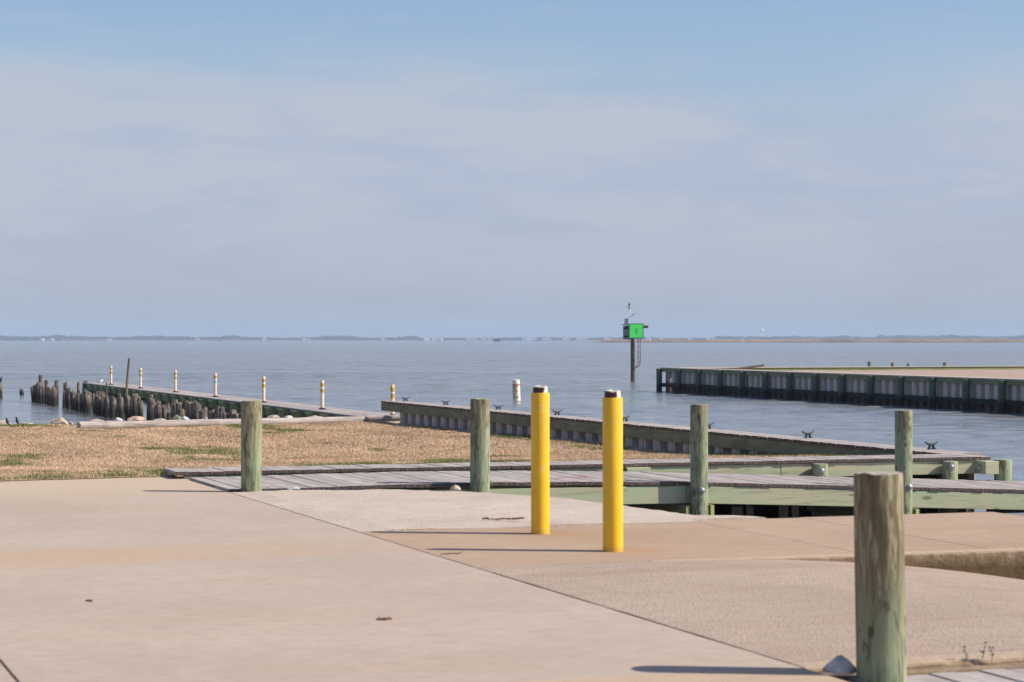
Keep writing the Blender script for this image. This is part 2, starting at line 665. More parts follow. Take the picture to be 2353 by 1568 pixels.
M['rock_tan'] = m_plain('tan_rock', (.43, .35, .28), .95, var=.3, scale=7, bumpy=.6)
M['rock_orange'] = m_plain('orange_rock', (.55, .38, .25), .95, var=.25, scale=7, bumpy=.6)
M['rock_grey'] = m_plain('blue_grey_rock', (.50, .49, .50), .95, var=.3, scale=14, bumpy=.8)
M['leaf_dead'] = m_plain('dead_leaf', (.14, .065, .035), .9, var=.3)
M['paint_mark'] = m_plain('orange_spray_paint', (.62, .15, .05), .8)
M['weed'] = m_plain('weed_leaf', (.11, .13, .035), .8, var=.4, scale=60)
M['stem'] = m_plain('weed_stem', (.16, .10, .06), .9)
M['house'] = m_plain('white_siding', (.72, .72, .74), .7)
M['roof'] = m_plain('grey_shingle', (.35, .36, .40), .9)
M['steel_white'] = m_plain('pale_tank_steel', (.9, .92, .95), .6)
M['thatch'] = m_timber('brown_thatch', (.13, .065, .045), (.09, .045, .035), 'z', knots=False)


# ------------------------------------------------------------------ water
def build_water():
    m, t = material('sound_water')
    v = t.coords()
    y = t.sep(v)[1]
    # wind ripples: fractal chop, crests roughly parallel to the horizon
    r1 = t.noise(t.mapping(v, (.62, 1, 1), rot=(0, 0, R(6))), .075, 11, .53, .2)
    r2 = t.noise(t.mapping(v, (.7, 1, 1), rot=(0, 0, R(-8))), 1.1, 5, .55, .3)
    gust = t.noise(t.mapping(v, (.012, .05, 1)), 1.0, 5, .6)
    h = t.math('ADD', t.math('MULTIPLY', r1, 2.2), t.math('MULTIPLY', r2, .36))
    ga = t.math('ADD', t.math('MULTIPLY', t.sep(v)[0], .9455), t.math('MULTIPLY', y, .3258))
    calm = t.math('MULTIPLY', t.smooth(ga, 12, 19, .75, 1.0), t.smooth(y, 55, 170, .36, 1.0))
    gf = t.math('MULTIPLY', calm, t.smooth(gust, .3, .7, .7, 1.15))
    b = t.n('ShaderNodeBump')
    t.l(t.math('MULTIPLY', h, gf), b.inputs['Height'])
    b.inputs['Strength'].default_value = 1.0
    b.inputs['Distance'].default_value = 1.0
    col = t.mix(t.smooth(gust, .3, .7), (.155, .172, .192), (.20, .20, .20))
    p = t.out(col, .12, b.outputs[0], spec=.5)
    p.inputs['IOR'].default_value = 1.33
    # chop as real geometry near the harbour (two grids of decreasing density), flat sheets beyond
    wr = np.random.default_rng(12)
    K = 64
    lam = .75 * (3.2 / .75) ** wr.random(K)
    ang = R(-80) + wr.normal(0, .55, K)
    slope = .0135
    amp = slope * lam / 6.283
    ph = wr.random(K) * 6.283
    kx, ky = 6.283 / lam * np.cos(ang), 6.283 / lam * np.sin(ang)

    def height(x, y, cell):
        h = np.zeros_like(x)
        for i in range(K):
            if lam[i] < cell * 2.6:
                continue
            h += amp[i] * np.sin(kx[i] * x + ky[i] * y + ph[i])
        ga_ = x * .9455 + y * .3258 - 4.8
        shelter = .30 + .70 * np.clip((ga_ - 9) / 5, 0, 1)
        gust = .75 + .25 * np.sin(x * .11 + 1.3 * np.sin(y * .05)) * np.sin(y * .07 + .9 * np.sin(x * .06))
        return h * shelter * gust

    V, Fq, base = [], [], 0
    X0, X1, Ys = -60., 60., (22., 190., 520.)
    specs = [(-60., 60., 22., 190., .20, .30), (-130., 130., 190., 520., .75, .75)]
    for (x0, x1, y0, y1, dx, dy) in specs:
        nx, ny = int((x1 - x0) / dx) + 1, int((y1 - y0) / dy) + 1
        xs, ys = np.linspace(x0, x1, nx), np.linspace(y0, y1, ny)
        gx, gy = np.meshgrid(xs, ys)
        hz = height(gx, gy, max(dx, dy))
        edge = np.minimum(np.minimum(gx - x0, x1 - gx), np.minimum(gy - y0, y1 - gy))
        hz *= np.clip(edge / 4., 0, 1)
        V.append(np.stack([gx, gy, hz], -1).reshape(-1, 3))
        idx = np.arange(nx * ny).reshape(ny, nx) + base
        Fq.append(np.stack([idx[:-1, :-1], idx[:-1, 1:], idx[1:, 1:], idx[1:, :-1]], -1).reshape(-1, 4))
        base += nx * ny
    flats = [(-7800, 7800, -300, 22), (-7800, -60, 22, 190), (60, 7800, 22, 190), (-7800, -130, 190, 520), (130, 7800, 190, 520), (-7800, 7800, 520, 7000)]
    for (x0, x1, y0, y1) in flats:
        V.append(np.array([(x0, y0, 0), (x1, y0, 0), (x1, y1, 0), (x0, y1, 0)], float))
        Fq.append(np.arange(4).reshape(1, 4) + base)
        base += 4
    V = np.concatenate(V).astype(np.float32)
    Fq = np.concatenate(Fq).astype(np.int32)
    me = bpy.data.meshes.new('water')
    me.vertices.add(len(V))
    me.vertices.foreach_set('co', V.ravel())
    me.loops.add(Fq.size)
    me.loops.foreach_set('vertex_index', Fq.ravel())
    me.polygons.add(len(Fq))
    me.polygons.foreach_set('loop_start', np.arange(0, Fq.size, 4, dtype=np.int32))
    me.polygons.foreach_set('use_smooth', np.ones(len(Fq), bool))
    me.update(calc_edges=True)
    me.materials.append(m)
    structure('water', me, (0, 0, WATER))


build_water()

# ------------------------------------------------------------------ pavement and ramp
LOCZ = ORG


def smooth01(x):
    x = max(0., min(1., x))
    return x * x * (3 - 2 * x)


def slab_obj(name, parent, a0, a1, c0, c1, z, mat, th=.45, wob=0):
    mb = MB()
    mb.box(a0, a1, c0, c1, z - th, z)
    return link(name, mb.mesh(name, mat, bevel=.003), parent)


pav = link('pavement', None, None, ORG, (0, 0, TH))
pav['kind'] = 'structure'
g = .003
for (a0, a1) in ((-3.56 + .006, -g), (-9.3 + g, -3.56 - .006), (-15 + g, -9.3 - g), (-24, -15 - g)):
    for (c0, c1) in ((-10.84 + .001, 1.0), (-15.86 + g * .7, -10.84 - .001), (-21.6 + g, -15.86 - g * .7), (-40, -21.6 - g)):
        slab_obj('slab', pav, a0, a1, c0, c1, 0, M['tan_slab'] if c1 < -15 else M['slab'])
slab_obj('slab', pav, g, 8, -40, -22, 0, M['slab'])

land = link('concrete_landing', None, None, ORG, (0, 0, TH))
land['kind'] = 'structure'
slab_obj('slab', land, .002, 2.97 - g * .5, -10.84, -7.86, 0, M['landing'])
slab_obj('slab', land, 2.97 + g * .5, 4.02 - .003, -10.84, -7.70, 0, M['landing'])
slab_obj('slab', land, 4.02 + .003, 5.95, -10.84, -7.66, 0, M['landing'])
slab_obj('slab', land, 5.96, 15, -10.84, -7.62, -.02, M['grey_slab'])

# rough pale apron filling the corner between landing and boardwalk: slightly lumpy sheet with real thickness
def build_apron():
    poly = [(.002, -7.86), (2.99, -7.86), (2.98, -7.72), (3.72, -7.68), (3.5, -7.45), (3.26, -7.15), (3.12, -6.5), (2.98, -5.6), (2.88, -5.0), (2.72, -4.5),
            (2.55, -4.05), (2.32, -3.62), (2.0, -3.33), (1.6, -3.12), (1.2, -3.02), (.8, -2.93), (.45, -2.9), (.002, -2.86)]
    bm = bmesh.new()
    top = [bm.verts.new((a + random.uniform(-.02, .02) * (1 < i < 17), c + random.uniform(-.02, .02) * (3 < i < 17), .004)) for i, (a, c) in enumerate(poly)]
    f = bm.faces.new(top)
    bmesh.ops.triangulate(bm, faces=[f])
    bmesh.ops.subdivide_edges(bm, edges=bm.edges[:], cuts=9, use_grid_fill=True)
    for vv in bm.verts:
        x, y, z = vv.co
        vv.co.z += .016 * noise.noise(Vector((x * 1.6, y * 1.6, 3))) + .006 * noise.noise(Vector((x * 7, y * 7, 1))) + .006
        if x < .3:
            vv.co.z = vv.co.z * x / .3 + .001
    r = bmesh.ops.extrude_face_region(bm, geom=bm.faces[:])
    for vv in [q for q in r['geom'] if isinstance(q, bmesh.types.BMVert)]:
        vv.co.z -= .4
    bmesh.ops.recalc_face_normals(bm, faces=bm.faces)
    me = bpy.data.meshes.new('concrete_apron')
    bm.to_mesh(me)
    bm.free()
    me.materials.append(M['apron'])
    structure('concrete_apron', me, ORG, TH)


build_apron()


def ramp_z(a):
    if a < 1.6:
        return 0.
    if a < 4.3:
        return -.032 * (a - 1.6) ** 2
    return -.032 * 2.7 ** 2 - .173 * (a - 4.3)


def build_ramp():
    mb = MB()
    na = 60
    cs = [-15.72 + i * .405 for i in range(13)]
    cs[-1] = -10.862
    vs = []
    for i in range(na + 1):
        a = .012 + i * (14 - .012) / na
        for c in cs:
            vs.append((a, c, ramp_z(a) - .002 + .004 * noise.noise(Vector((a * 2, c * 2, 0)))))
    n = len(cs)
    fs = [(i * n + j, i * n + j + 1, (i + 1) * n + j + 1, (i + 1) * n + j) for i in range(na) for j in range(n - 1)]
    mb.add(vs, fs)
    me = mb.mesh('boat_ramp', M['ramp'], smooth=True)
    structure('boat_ramp', me, ORG, TH)


build_ramp()


def kerb_mesh(a0, a1, c0, c1, ztop, zbot, name, step=.06):
    """rough-edged concrete kerb, face towards -c"""
    mb = MB()
    rings = []
    n = int((a1 - a0) / step)
    for i in range(n + 1):
        a = a0 + (a1 - a0) * i / n
        q = .010 * noise.noise(Vector((a * 5, 0, 0))) + .006 * noise.noise(Vector((a * 19, 1, 0)))
        p = .012 * noise.noise(Vector((a * 4, 5, 0)))
        rings.append([(a, c1, ztop), (a, c0 + .02 + p, ztop - .002 + q * .3), (a, c0 - .002 + p, ztop - .022 + q), (a, c0, (ztop + zbot) / 2), (a, c0 + .01, zbot), (a, c1, zbot)])
    mb.rings(rings)
    return mb.mesh(name, M['kerb'])


structure('kerb', kerb_mesh(1.3, 15, -10.93, -10.842, .003, -1.9, 'kerb'), ORG, TH)
structure('kerb', kerb_mesh(.012, 15, -15.90, -15.72, .0, -1.9, 'kerb'), ORG, TH)
# gap fillers: soil strip between near kerb and near boardwalk, quay wall behind the landing
mb = MB()
mb.box(.01, 15, -16.03, -15.895, -.4, -.03)
structure('soil_strip', mb.mesh('soil_strip', M['kerb']), ORG, TH)


def build_joint_dirt():
    mb = MB()
    rnd = random.Random(3)
    L_, Rr = [], []
    c = -15.6
    while c < -2.95:
        k = smooth01((-c - 10.2) / 1.2) * smooth01((15.6 + c) / .8)
        w = .004 + .016 * k * max(0, noise.noise(Vector((c * 3.1, 0, 0))) + .35) + .006 * k * rnd.random()
        L_.append((-.0015 - w * .25, c, .0045))
        Rr.append((.001 + w, c, .0045 + (ramp_z(0) if c < -10.8 else 0)))
        c += .035
    n = len(L_)
    mb.add(L_ + Rr, [(i, i + 1, n + i + 1, n + i) for i in range(n - 1)])
    m, t = material('joint_grit')
    v = t.coords()
    n1 = t.noise(v, 60, 4, .7)
    t.out(t.mix(t.smooth(n1, .35, .65), (.19, .14, .105), (.34, .27, .22)), .95, t.bump(n1, .8, .01), spec=.1)
    structure('joint_dirt', mb.mesh('joint_dirt', m), ORG, TH)


build_joint_dirt()


# ------------------------------------------------------------------ ground and grass
def shore(a):
    s = 27.9 + .35 * math.sin(a * .9) + .3 * noise.noise(Vector((a * .7, 2, 0)))
    if a > 2.6:
        s += (a - 2.6) * .33
    if 1.6 < a < 4:
        s -= .9 * math.sin((a - 1.6) / 2.4 * math.pi) * .5
    return s


def ground_z(a, c):
    z = -.015 - .31 * smooth01(c / 10.) - .09 * smooth01((c - 11) / 15.)
    d = shore(a) - c
    if d < 1.0:
        z -= 1.5 * smooth01((1.0 - d) / 4.0) ** 1.2
    z += .03 * noise.noise(Vector((a * .35, c * .35, 7))) + .012 * noise.noise(Vector((a * 1.7, c * 1.7, 2)))
    if c < .5:
        z = max(z, -.02)
    return z


def edge_c(a):
    """where the grass stops against the pavement (left) or the quay cap (right)"""
    if a < 0:
        return .02 + .155 * a * (1 if a > -4 else 0) - (.62 if a <= -4 else 0) + .06 * noise.noise(Vector((a * 2.2, 0, 0)))
    return .27


def grass_fac(a, c):
    """1 = green patch, 0 = straw"""
    n1 = noise.noise(Vector((a * .55, c * .22, 11)))
    n2 = noise.noise(Vector((a * 1.7, c * .8, 4)))
    f = n1 * .9 + n2 * .7
    n3 = noise.noise(Vector((a * 4.5, c * 3.0, 31)))
    f += .38 * max(0, n3)
    e = c - edge_c(a)
    if e < 1.6:
        f += .45 * (1 - e / 1.6) + .1
    if shore(a) - c < 2.8:
        f += .62
    if a > 2.2 and c < 6:
        f += .22
    if 9.98 - a < .8 and c > 1:
        f += .25
    return smooth01((f - .27) / .38)


def build_ground():
    m, t = material('dry_turf_soil')
    v = t.coords()
    n1 = t.noise(v, 9, 6, .7)
    n2 = t.noise(t.mapping(v, (.5, .25, 1)), 1.6, 5, .6, .5)
    col = t.mix(t.smooth(n1, .35, .65), (.50, .355, .23), (.34, .235, .15))
    col = t.mix(t.smooth(n2, .56, .75), col, (.17, .125, .09))
    t.out(col, .95, t.bump(n1, .8, .03), spec=.1)
    mb = MB()
    A = [-60 + i * 2.0 for i in range(28)] + [-4 + i * .25 for i in range(57)]
    A = [a for a in A if a < -4.2] + [-4 + i * .25 for i in range(56)] + [9.96]
    ts = [i / 150 for i in range(151)]
    vs = []
    for a in A:
        e = edge_c(a) - .02 if a < 0 else .0
        for tt in ts:
            c = e + (36 - e) * tt
            z = ground_z(a, c)
            if a < 0 and c < 1.05:
                z = max(z, .008 + .010 * smooth01((c - e) / .3))
            vs.append((a, c, z))
    n = len(ts)
    fs = [(i * n + j, i * n + j + 1, (i + 1) * n + j + 1, (i + 1) * n + j) for i in range(len(A) - 1) for j in range(n - 1)]
    mb.add(vs, fs)
    # spit beyond the end of the quay wall
    A2 = [9.96 + i * .25 for i in range(12)]
    C2 = [27.6 + i * .25 for i in range(30)]
    vs = [(a, c, ground_z(9.5, c - (a - 9.96) * .3) - .5 * smooth01((a - 11.9) / .8) - .5 * smooth01((28 - c) / .4)) for a in A2 for c in C2]
    n = len(C2)
    fs = [(i * n + j, i * n + j + 1, (i + 1) * n + j + 1, (i + 1) * n + j) for i in range(len(A2) - 1) for j in range(n - 1)]
    mb.add(vs, fs)
    structure('ground', mb.mesh('ground', m, smooth=True), ORG, TH)


build_ground()


def build_grass():
    m, t = material('grass_blades')
    at_ = t.n('ShaderNodeAttribute')
    at_.attribute_name = 'tint'
    b = t.out(at_.outputs['Color'], .85, None, spec=.15)
    N = 480000
    verts = np.zeros((N * 3, 3), np.float32)
    cols = np.zeros((N, 4), np.float32)
    camp = Lc((0, 0))
    k = 0
    tries = 0
    while k < N and tries < N * 6:
        tries += 1
        # more blades near the camera
        c = -.8 + 29.5 * random.random() ** 1.15
        a = random.uniform(-5.5, 9.9)
        if c < edge_c(a) or (a > 0 and c < .3) or shore(a) - c < -.25:
            continue
        # camera wedge with margin
        p = ORG + E1 * a + E2 * c
        if not (-.275 * p.y < p.x < .26 * p.y):
            continue
        n0 = noise.noise(Vector((a * 3.1, c * 3.1, 0)))
        if random.random() > .62 + .5 * n0:
            continue
        g_ = grass_fac(a, c)
        green = random.random() < g_ * .9 + .03
        h = random.uniform(.014, .034) * (1.15 if green else 1)
        e = min(c - edge_c(a), 9.98 - a, shore(a) - c)
        if e < .25:
            h *= 1.7
        w = random.uniform(.003, .006) * (1 + c * .03)
        an = random.uniform(0, math.pi * 2)
        lean = random.uniform(.1, 1.3) * h
        dx, dy = math.cos(an), math.sin(an)
        z = ground_z(a, c)
        if a < 0 and c < 1.05:
            z = max(z, .012)
        z -= .004
        la = random.uniform(0, math.pi * 2)
        verts[3 * k] = (a - dx * w, c - dy * w, z)
        verts[3 * k + 1] = (a + dx * w, c + dy * w, z)
        verts[3 * k + 2] = (a + lean * math.cos(la), c + lean * math.sin(la), z + h)
        q = random.uniform(.88, 1.12)
        if green:
            col = (.125 * q, .155 * q, .045 * q)
            if random.random() < .3:
                col = (.22 * q, .22 * q, .09 * q)
        else:
            r_ = random.random()
            pn = .95 + .35 * noise.noise(Vector((a * .8, c * .4, 21)))
            q *= pn
            col = (.62 * q, .45 * q, .305 * q) if r_ < .76 else (.48 * q, .33 * q, .225 * q)
        cols[k] = (*col, 1)
        k += 1
    verts = verts[:3 * k]
    cols = cols[:k]
    me = bpy.data.meshes.new('grass')
    me.vertices.add(3 * k)
    me.vertices.foreach_set('co', verts.ravel())
    me.loops.add(3 * k)
    me.loops.foreach_set('vertex_index', np.arange(3 * k, dtype=np.int32))
    me.polygons.add(k)
    me.polygons.foreach_set('loop_start', np.arange(0, 3 * k, 3, dtype=np.int32))
    me.update(calc_edges=True)
    ca = me.color_attributes.new('tint', 'FLOAT_COLOR', 'CORNER')
    ca.data.foreach_set('color', np.repeat(cols, 3, axis=0).ravel())
    me.materials.append(m)
    o = link('grass', me, None, ORG, (0, 0, TH))
    o['kind'] = 'stuff'


build_grass()


# ------------------------------------------------------------------ boards, caps, decks
def board_mesh(length, width=.135, th=.040):
    mb = MB()
    mb.box(-width / 2, width / 2, 0, length, -th, 0, 0, end=1)
    return mb.mesh('board', [M['board'], M['board_end']], bevel=.0025)


def deck_z(a):
    """far boardwalk: level first, then following the boat ramp down"""
    if a < 2.6:
        return .022 + .018 * smooth01((a - .3) / 2.2)
    if a < 5:
        return .04 - .04 * ((a - 2.6) / 2.4) ** 1.4
    return -.0417 * (a - 5)


def build_boards(parent, a0, a1, c0, length, zf, pitch=.141, jit=.005):
    protos = [board_mesh(length + random.uniform(-jit, jit)) for _ in range(5)]
    a = a0
    first = True
    while a < a1:
        z = zf(a) if callable(zf) else zf
        sl = 0
        if callable(zf):
            sl = -math.atan((zf(a + .07) - zf(a - .07)) / .14)
        o = link('board', random.choice(protos), parent, (a, c0 + random.uniform(-jit, jit), z + random.uniform(-.003, .003)),
                 (random.uniform(-.001, .001), sl, random.uniform(-.004, .004)))
        a += pitch + random.uniform(-.002, .003)


def beam(parent, name, a0, a1, c0, c1, z0, z1, mat, endmat=None, bevel=.004):
    """straight timber from (a0) to (a1); z0/z1 may be functions of a"""
    f0 = z0 if callable(z0) else (lambda a: z0)
    f1 = z1 if callable(z1) else (lambda a: z1)
    mb = MB()
    vs = []
    for (a, c) in ((a0, c0), (a1, c0), (a1, c1), (a0, c1)):
        vs.append((a, c, f0(a)))
    for (a, c) in ((a0, c0), (a1, c0), (a1, c1), (a0, c1)):
        vs.append((a, c, f1(a)))
    e = 1 if endmat else 0
    mb.add(vs, [(0, 3, 2, 1), (4, 5, 6, 7), (0, 1, 5, 4), (2, 3, 7, 6), (1, 2, 6, 5), (3, 0, 4, 7)],
           [0, 0, 0, 0, e, e] if abs(a1 - a0) > abs(c1 - c0) else [0, 0, e, e, 0, 0])
    return link(name, mb.mesh(name, [mat, endmat] if endmat else mat, bevel=bevel), parent)


def bolt_mesh():
    mb = MB()
    mb.cyl(.040, 0, .006, 18)
    rings = [[(.034 * math.cos(k / 16 * 2 * math.pi) * math.cos(e), .034 * math.sin(k / 16 * 2 * math.pi) * math.cos(e), .006 + .026 * math.sin(e)) for k in range(16)]
             for e in (0, .4, .8, 1.2, 1.5)]
    mb.rings(rings)
    me = mb.mesh('bolt', M['galv'], smooth=True)
    return me


BOLT = bolt_mesh()


def pile_mesh(r, z0, z1, seed, mats, seg=32, crack=True, chip=.0, taper=.02):
    rnd = random.Random(seed)
    mb = MB()
    ph = [rnd.uniform(0, 6.28) for _ in range(6)]
    ks = [2, 3, 5, 7, 11, 13]
    am = [.020, .014, .010, .008, .006, .005]
    rings = []
    nz = max(4, int((z1 - z0) / .16))
    zs = [z0 + (z1 - z0 - .012) * i / nz for i in range(nz + 1)] + [z1]
    for i, z in enumerate(zs):
        rr = r * (1 - taper * (z - z0) / max(z1 - z0, .01))
        if i == len(zs) - 1:
            rr *= .955
        ring = []
        for k in range(seg):
            th = 2 * math.pi * k / seg
            q = rr * (1 + sum(a_ * math.sin(n_ * th + p_ + z * .5 * j) for j, (a_, n_, p_) in enumerate(zip(am, ks, ph))))
            zz = z + (chip * noise.noise(Vector((math.cos(th) * 2, math.sin(th) * 2, seed))) if i >= len(zs) - 2 else 0)
            ring.append((q * math.cos(th), q * math.sin(th), zz))
        rings.append(ring)
    n = seg
    vs = [p for rg in rings for p in rg]
    fs = []
    ms = []
    for k in range(len(rings) - 1):
        for i in range(n):
            j = (i + 1) % n
            fs.append((k * n + i, k * n + j, (k + 1) * n + j, (k + 1) * n + i))
            ms.append(0)
    base = (len(rings) - 1) * n
    inner = len(vs)
    for k in range(n):
        th = 2 * math.pi * k / n
        vs.append((r * .5 * math.cos(th), r * .5 * math.sin(th), z1 + .003 * rnd.uniform(-1, 1) + chip * .5 * noise.noise(Vector((math.cos(th), math.sin(th), seed)))))
    for i in range(n):
        j = (i + 1) % n
        fs.append((base + i, base + j, inner + j, inner + i))
        ms.append(1)
    fs.append(tuple(range(inner, inner + n)))
    ms.append(1)
    mb.add(vs, fs, ms)
    return mb.mesh('pile', mats, smooth=True)


def face_angle_to_cam(p):
    return math.atan2(-p.y, -p.x)


def post(label, a, c, r, z0, z1, seed, mat, bolt_z=None, bolt_da=.35, tilt=(0, 0), group=None, gname='timber_post', cat='post', chip=.006):
    p = W(a, c)
    t_ = thing(gname, label, cat, p, 0, group, tilt)
    link('pile', pile_mesh(r, z0, z1, seed, [mat, M['end']], chip=chip), t_)
    if bolt_z is not None:
        an = face_angle_to_cam(p) + bolt_da
        d = Vector((math.cos(an), math.sin(an), 0))
        link('bolt', BOLT, t_, d * (r * .97) + Vector((0, 0, bolt_z)), (0, R(90), an))
    return t_


# --- tall posts along the boardwalk
GP = 'tall round posts along the boardwalk edge'
post('tall green-brown round timber post at the concrete corner, left end of the boardwalk', .24, -2.83, .106, -1.5, .925, 1, M['pile'], group=GP)
post('tall round timber post at the pale concrete, left of the yellow bollards', 2.68, -2.85, .105, -1.6, .925, 2, M['pile'], group=GP)
post('tall green timber post with a silver bolt, right of the yellow bollards', 5.20, -2.83, .096, -2.2, .842, 3, M['pile'], -.088, .33, group=GP)
post('tall green round timber post standing behind the thick near post at right', 7.72, -2.80, .098, -2.4, .753, 4, M['pile'], -.105, .75, group=GP)
post('thick weathered timber post in the right foreground beside a grey rock', .27, -16.16, .1175, -1.2, .93, 5, M['pile_near'], tilt=(0, R(-.8)), chip=.012)


# --- far boardwalk
def build_boardwalk():
    t_ = thing('boardwalk', 'low grey plank boardwalk on pale green beams sloping down beside the boat ramp', 'boardwalk', ORG, TH)
    build_boards(t_, .10, 15.5, -2.73, 2.12, deck_z)
    for (a0, a1) in ((.2, 5.1), (5.105, 10.1), (10.105, 15.3)):
        beam(t_, 'stringer', a0, a1, -2.720, -2.675, lambda a: deck_z(a) - .235, lambda a: deck_z(a) - .044, M['stringer'], M['end'])
        beam(t_, 'stringer', a0, a1, -.85, -.81, lambda a: deck_z(a) - .235, lambda a: deck_z(a) - .044, M['stringer'], M['end'])
    # pile caps: pairs of cross beams clamping each pile
    for a in (2.68, 5.2, 7.72, 10.2, 12.7):
        for s in (-1, 1):
            z = deck_z(a) - .24
            beam(t_, 'crossbeam', a + s * .145 - .024, a + s * .145 + .024, -2.86, -.7, z - .17, z - .005, M['waler'], M['yellow_green_lit'])
    # spray paint squiggle lying on the boards
    mb = MB()
    pts = [(0, 0), (.06, .02), (.12, -.01), (.17, .02), (.24, .0), (.30, .03), (.33, -.02), (.37, .03), (.40, -.02), (.44, .03)]
    p0 = Lc(at(1268, 1098, .03))
    for i in range(len(pts) - 1):
        x0, y0 = pts[i]
        x1, y1 = pts[i + 1]
        w = .012 if i < 5 else .02
        mb.box(0, math.hypot(x1 - x0, y1 - y0), -w, w, 0, .002, mat=Matrix.Translation((p0[0] + x0, p0[1] + y0, deck_z(p0[0] + .2) + .006)) @ Matrix.Rotation(math.atan2(y1 - y0, x1 - x0), 4, 'Z'))
    link('paint_mark', mb.mesh('paint_mark', M['paint_mark']), t_)


build_boardwalk()


# --- near boardwalk corner, bottom right
def build_near_walk():
    t_ = thing('boardwalk', 'corner of a grey plank walk at the foot of the thick near post', 'boardwalk', ORG, TH)
    zf = lambda a: -.036 - (.032 * max(0, a - 2.2))
    build_boards(t_, .16 + .07, 12, -18.1, 2.08, zf)
    beam(t_, 'stringer', .2, 12, -16.12, -16.08, lambda a: zf(a) - .235, lambda a: zf(a) - .044, M['stringer'])
    beam(t_, 'edge_timber', .06, .11, -18.1, -16.02, -.3, -.045, M['waler_wet'])


build_near_walk()

# --- quay cap behind the boardwalk (perpendicular) and the long cleat quay
def waler_rows(parent, name, along, length, start, off, th, z0, z1, mat, seg=4.88, gap=.006):
    s = start
    while s < start + length - .01:
        e = min(s + seg, start + length)
        if along == 'a':
            beam(parent, name, s, e - gap, off, off + th, z0, z1, mat, M['end'])
        else:
            beam(parent, name, off, off + th, s, e - gap, z0, z1, mat, M['end'])
        s = e


def sheet_mesh(period, depth, h, mat, name='sheet_panel'):
    """one interlocking panel, profile along +x, projecting to -y; z from 0 down to -h"""
    p = period
    prof = [(0, 0), (p * .10, 0), (p * .18, -depth), (p * .47, -depth), (p * .49, -depth - .02), (p * .53, -depth - .02), (p * .55, -depth), (p * .66, -depth), (p * .74, 0), (p * .995, 0)]
    th = .02
    mb = MB()
    rg0 = [(x, y, 0) for x, y in prof] + [(x, y + th, 0) for x, y in reversed(prof)]
    rg1 = [(x, y, -h) for x, y, _ in rg0]
    n = len(prof)
    vs = rg0 + rg1
    m2 = 2 * n
    fs = [(i, (i + 1) % m2, m2 + (i + 1) % m2, m2 + i) for i in range(m2)]
    for i in range(n - 1):
        fs.append((i, m2 - 1 - i, m2 - 2 - i, i + 1))
    mb.add(vs, fs)
    return mb.mesh(name, mat)


def build_cap_quay():
    t_ = thing('quay_cap', 'raised grey plank quay cap on pale green beam behind the boardwalk', 'bulkhead', ORG, TH)
    zt = .08
    build_boards(t_, -.04, 10.26, -.50, .74, zt)
    waler_rows(t_, 'waler', 'a', 10.22, .0, -.476, .055, -.135, .034, M['stringer'], seg=3.66)
    waler_rows(t_, 'waler', 'a', 9.6, .2, .15, .05, -.135, .034, M['waler'], seg=4.8)
    sm = sheet_mesh(.61, .20, 2.6, M['vinyl_deck_shade'])
    a = -.1
    while a < 9.35:
        link('sheet_panel', sm, t_, (a, -.10, .0))
        a += .612
    beam(t_, 'end_block', 10.00, 10.19, -.74, -.44, -.13, .03, M['stringer'])
    link('bolt', BOLT, t_, (9.995, -.60, -.05), (0, R(-90), 0))
    # corner post
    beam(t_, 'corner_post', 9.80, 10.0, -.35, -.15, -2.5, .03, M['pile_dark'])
    blk = beam(t_, 'splice_block', 5.26, 5.56, -.585, -.478, -.14, .03, M['stringer'], M['end'])
    link('bolt', BOLT, t_, (5.47, -.585, -.045), (R(90), 0, 0))


build_cap_quay()
GS = 'short round piles in front of the raised quay cap'
post('short round pile with a bolt, left of the thick near post', 7.78, -.60, .098, -2.2, .035, 21, M['pile'], -.045, .28, group=GS, gname='short_pile', cat='pile')
post('short round timber pile with a shiny bolt near the right end of the quay cap', 9.58, -.60, .098, -2.4, .035, 22, M['pile'], -.03, .2, group=GS, gname='short_pile', cat='pile')
post('short round timber pile standing free at the water end of the quay cap', 10.31, -.64, .112, -2.6, .045, 23, M['pile'], group=GS, gname='short_pile', cat='pile')


def build_cleat_quay():
    t_ = thing('cleat_quay', 'long grey plank quay with black cleats, running out past the dry grass', 'bulkhead', ORG, TH)
    zt = .082
    # boards lie across the wall: length along a
    mb = MB()
    mb.box(0, .54, -.0675, .0675, -.04, 0, 0)
    mb.m = [0, 0, 0, 0, 1, 1]
    bm_ = mb.mesh('board', [m_bx, M['board_end']], bevel=.0025)
    c = .32
    while c < 26.85:
        link('board', bm_, t_, (9.97 + random.uniform(-.01, .01), c, zt + random.uniform(-.003, .003)), (0, 0, random.uniform(-.004, .004)))
        c += .1415
    waler_rows(t_, 'waler', 'c', 26.7, .28, 9.995, .06, -.15, .036, M['waler'], seg=4.88)
    waler_rows(t_, 'waler', 'c', 26.7, .28, 10.43, .06, -.15, .036, M['waler'], seg=4.88)
    sm = sheet_mesh(.64, .24, 2.6, M['vinyl'])
    k = 0
    c = 25.75
    while c > .2:
        link('sheet_panel', sm, t_, (10.32, c, .0), (0, 0, R(-90)))
        c -= .642
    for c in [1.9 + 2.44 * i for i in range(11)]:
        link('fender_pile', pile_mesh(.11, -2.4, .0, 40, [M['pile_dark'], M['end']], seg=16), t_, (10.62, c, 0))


def m_board_x():
    return m_board('weathered_board_cross', axis='x')


m_bx = m_board_x()
build_cleat_quay()


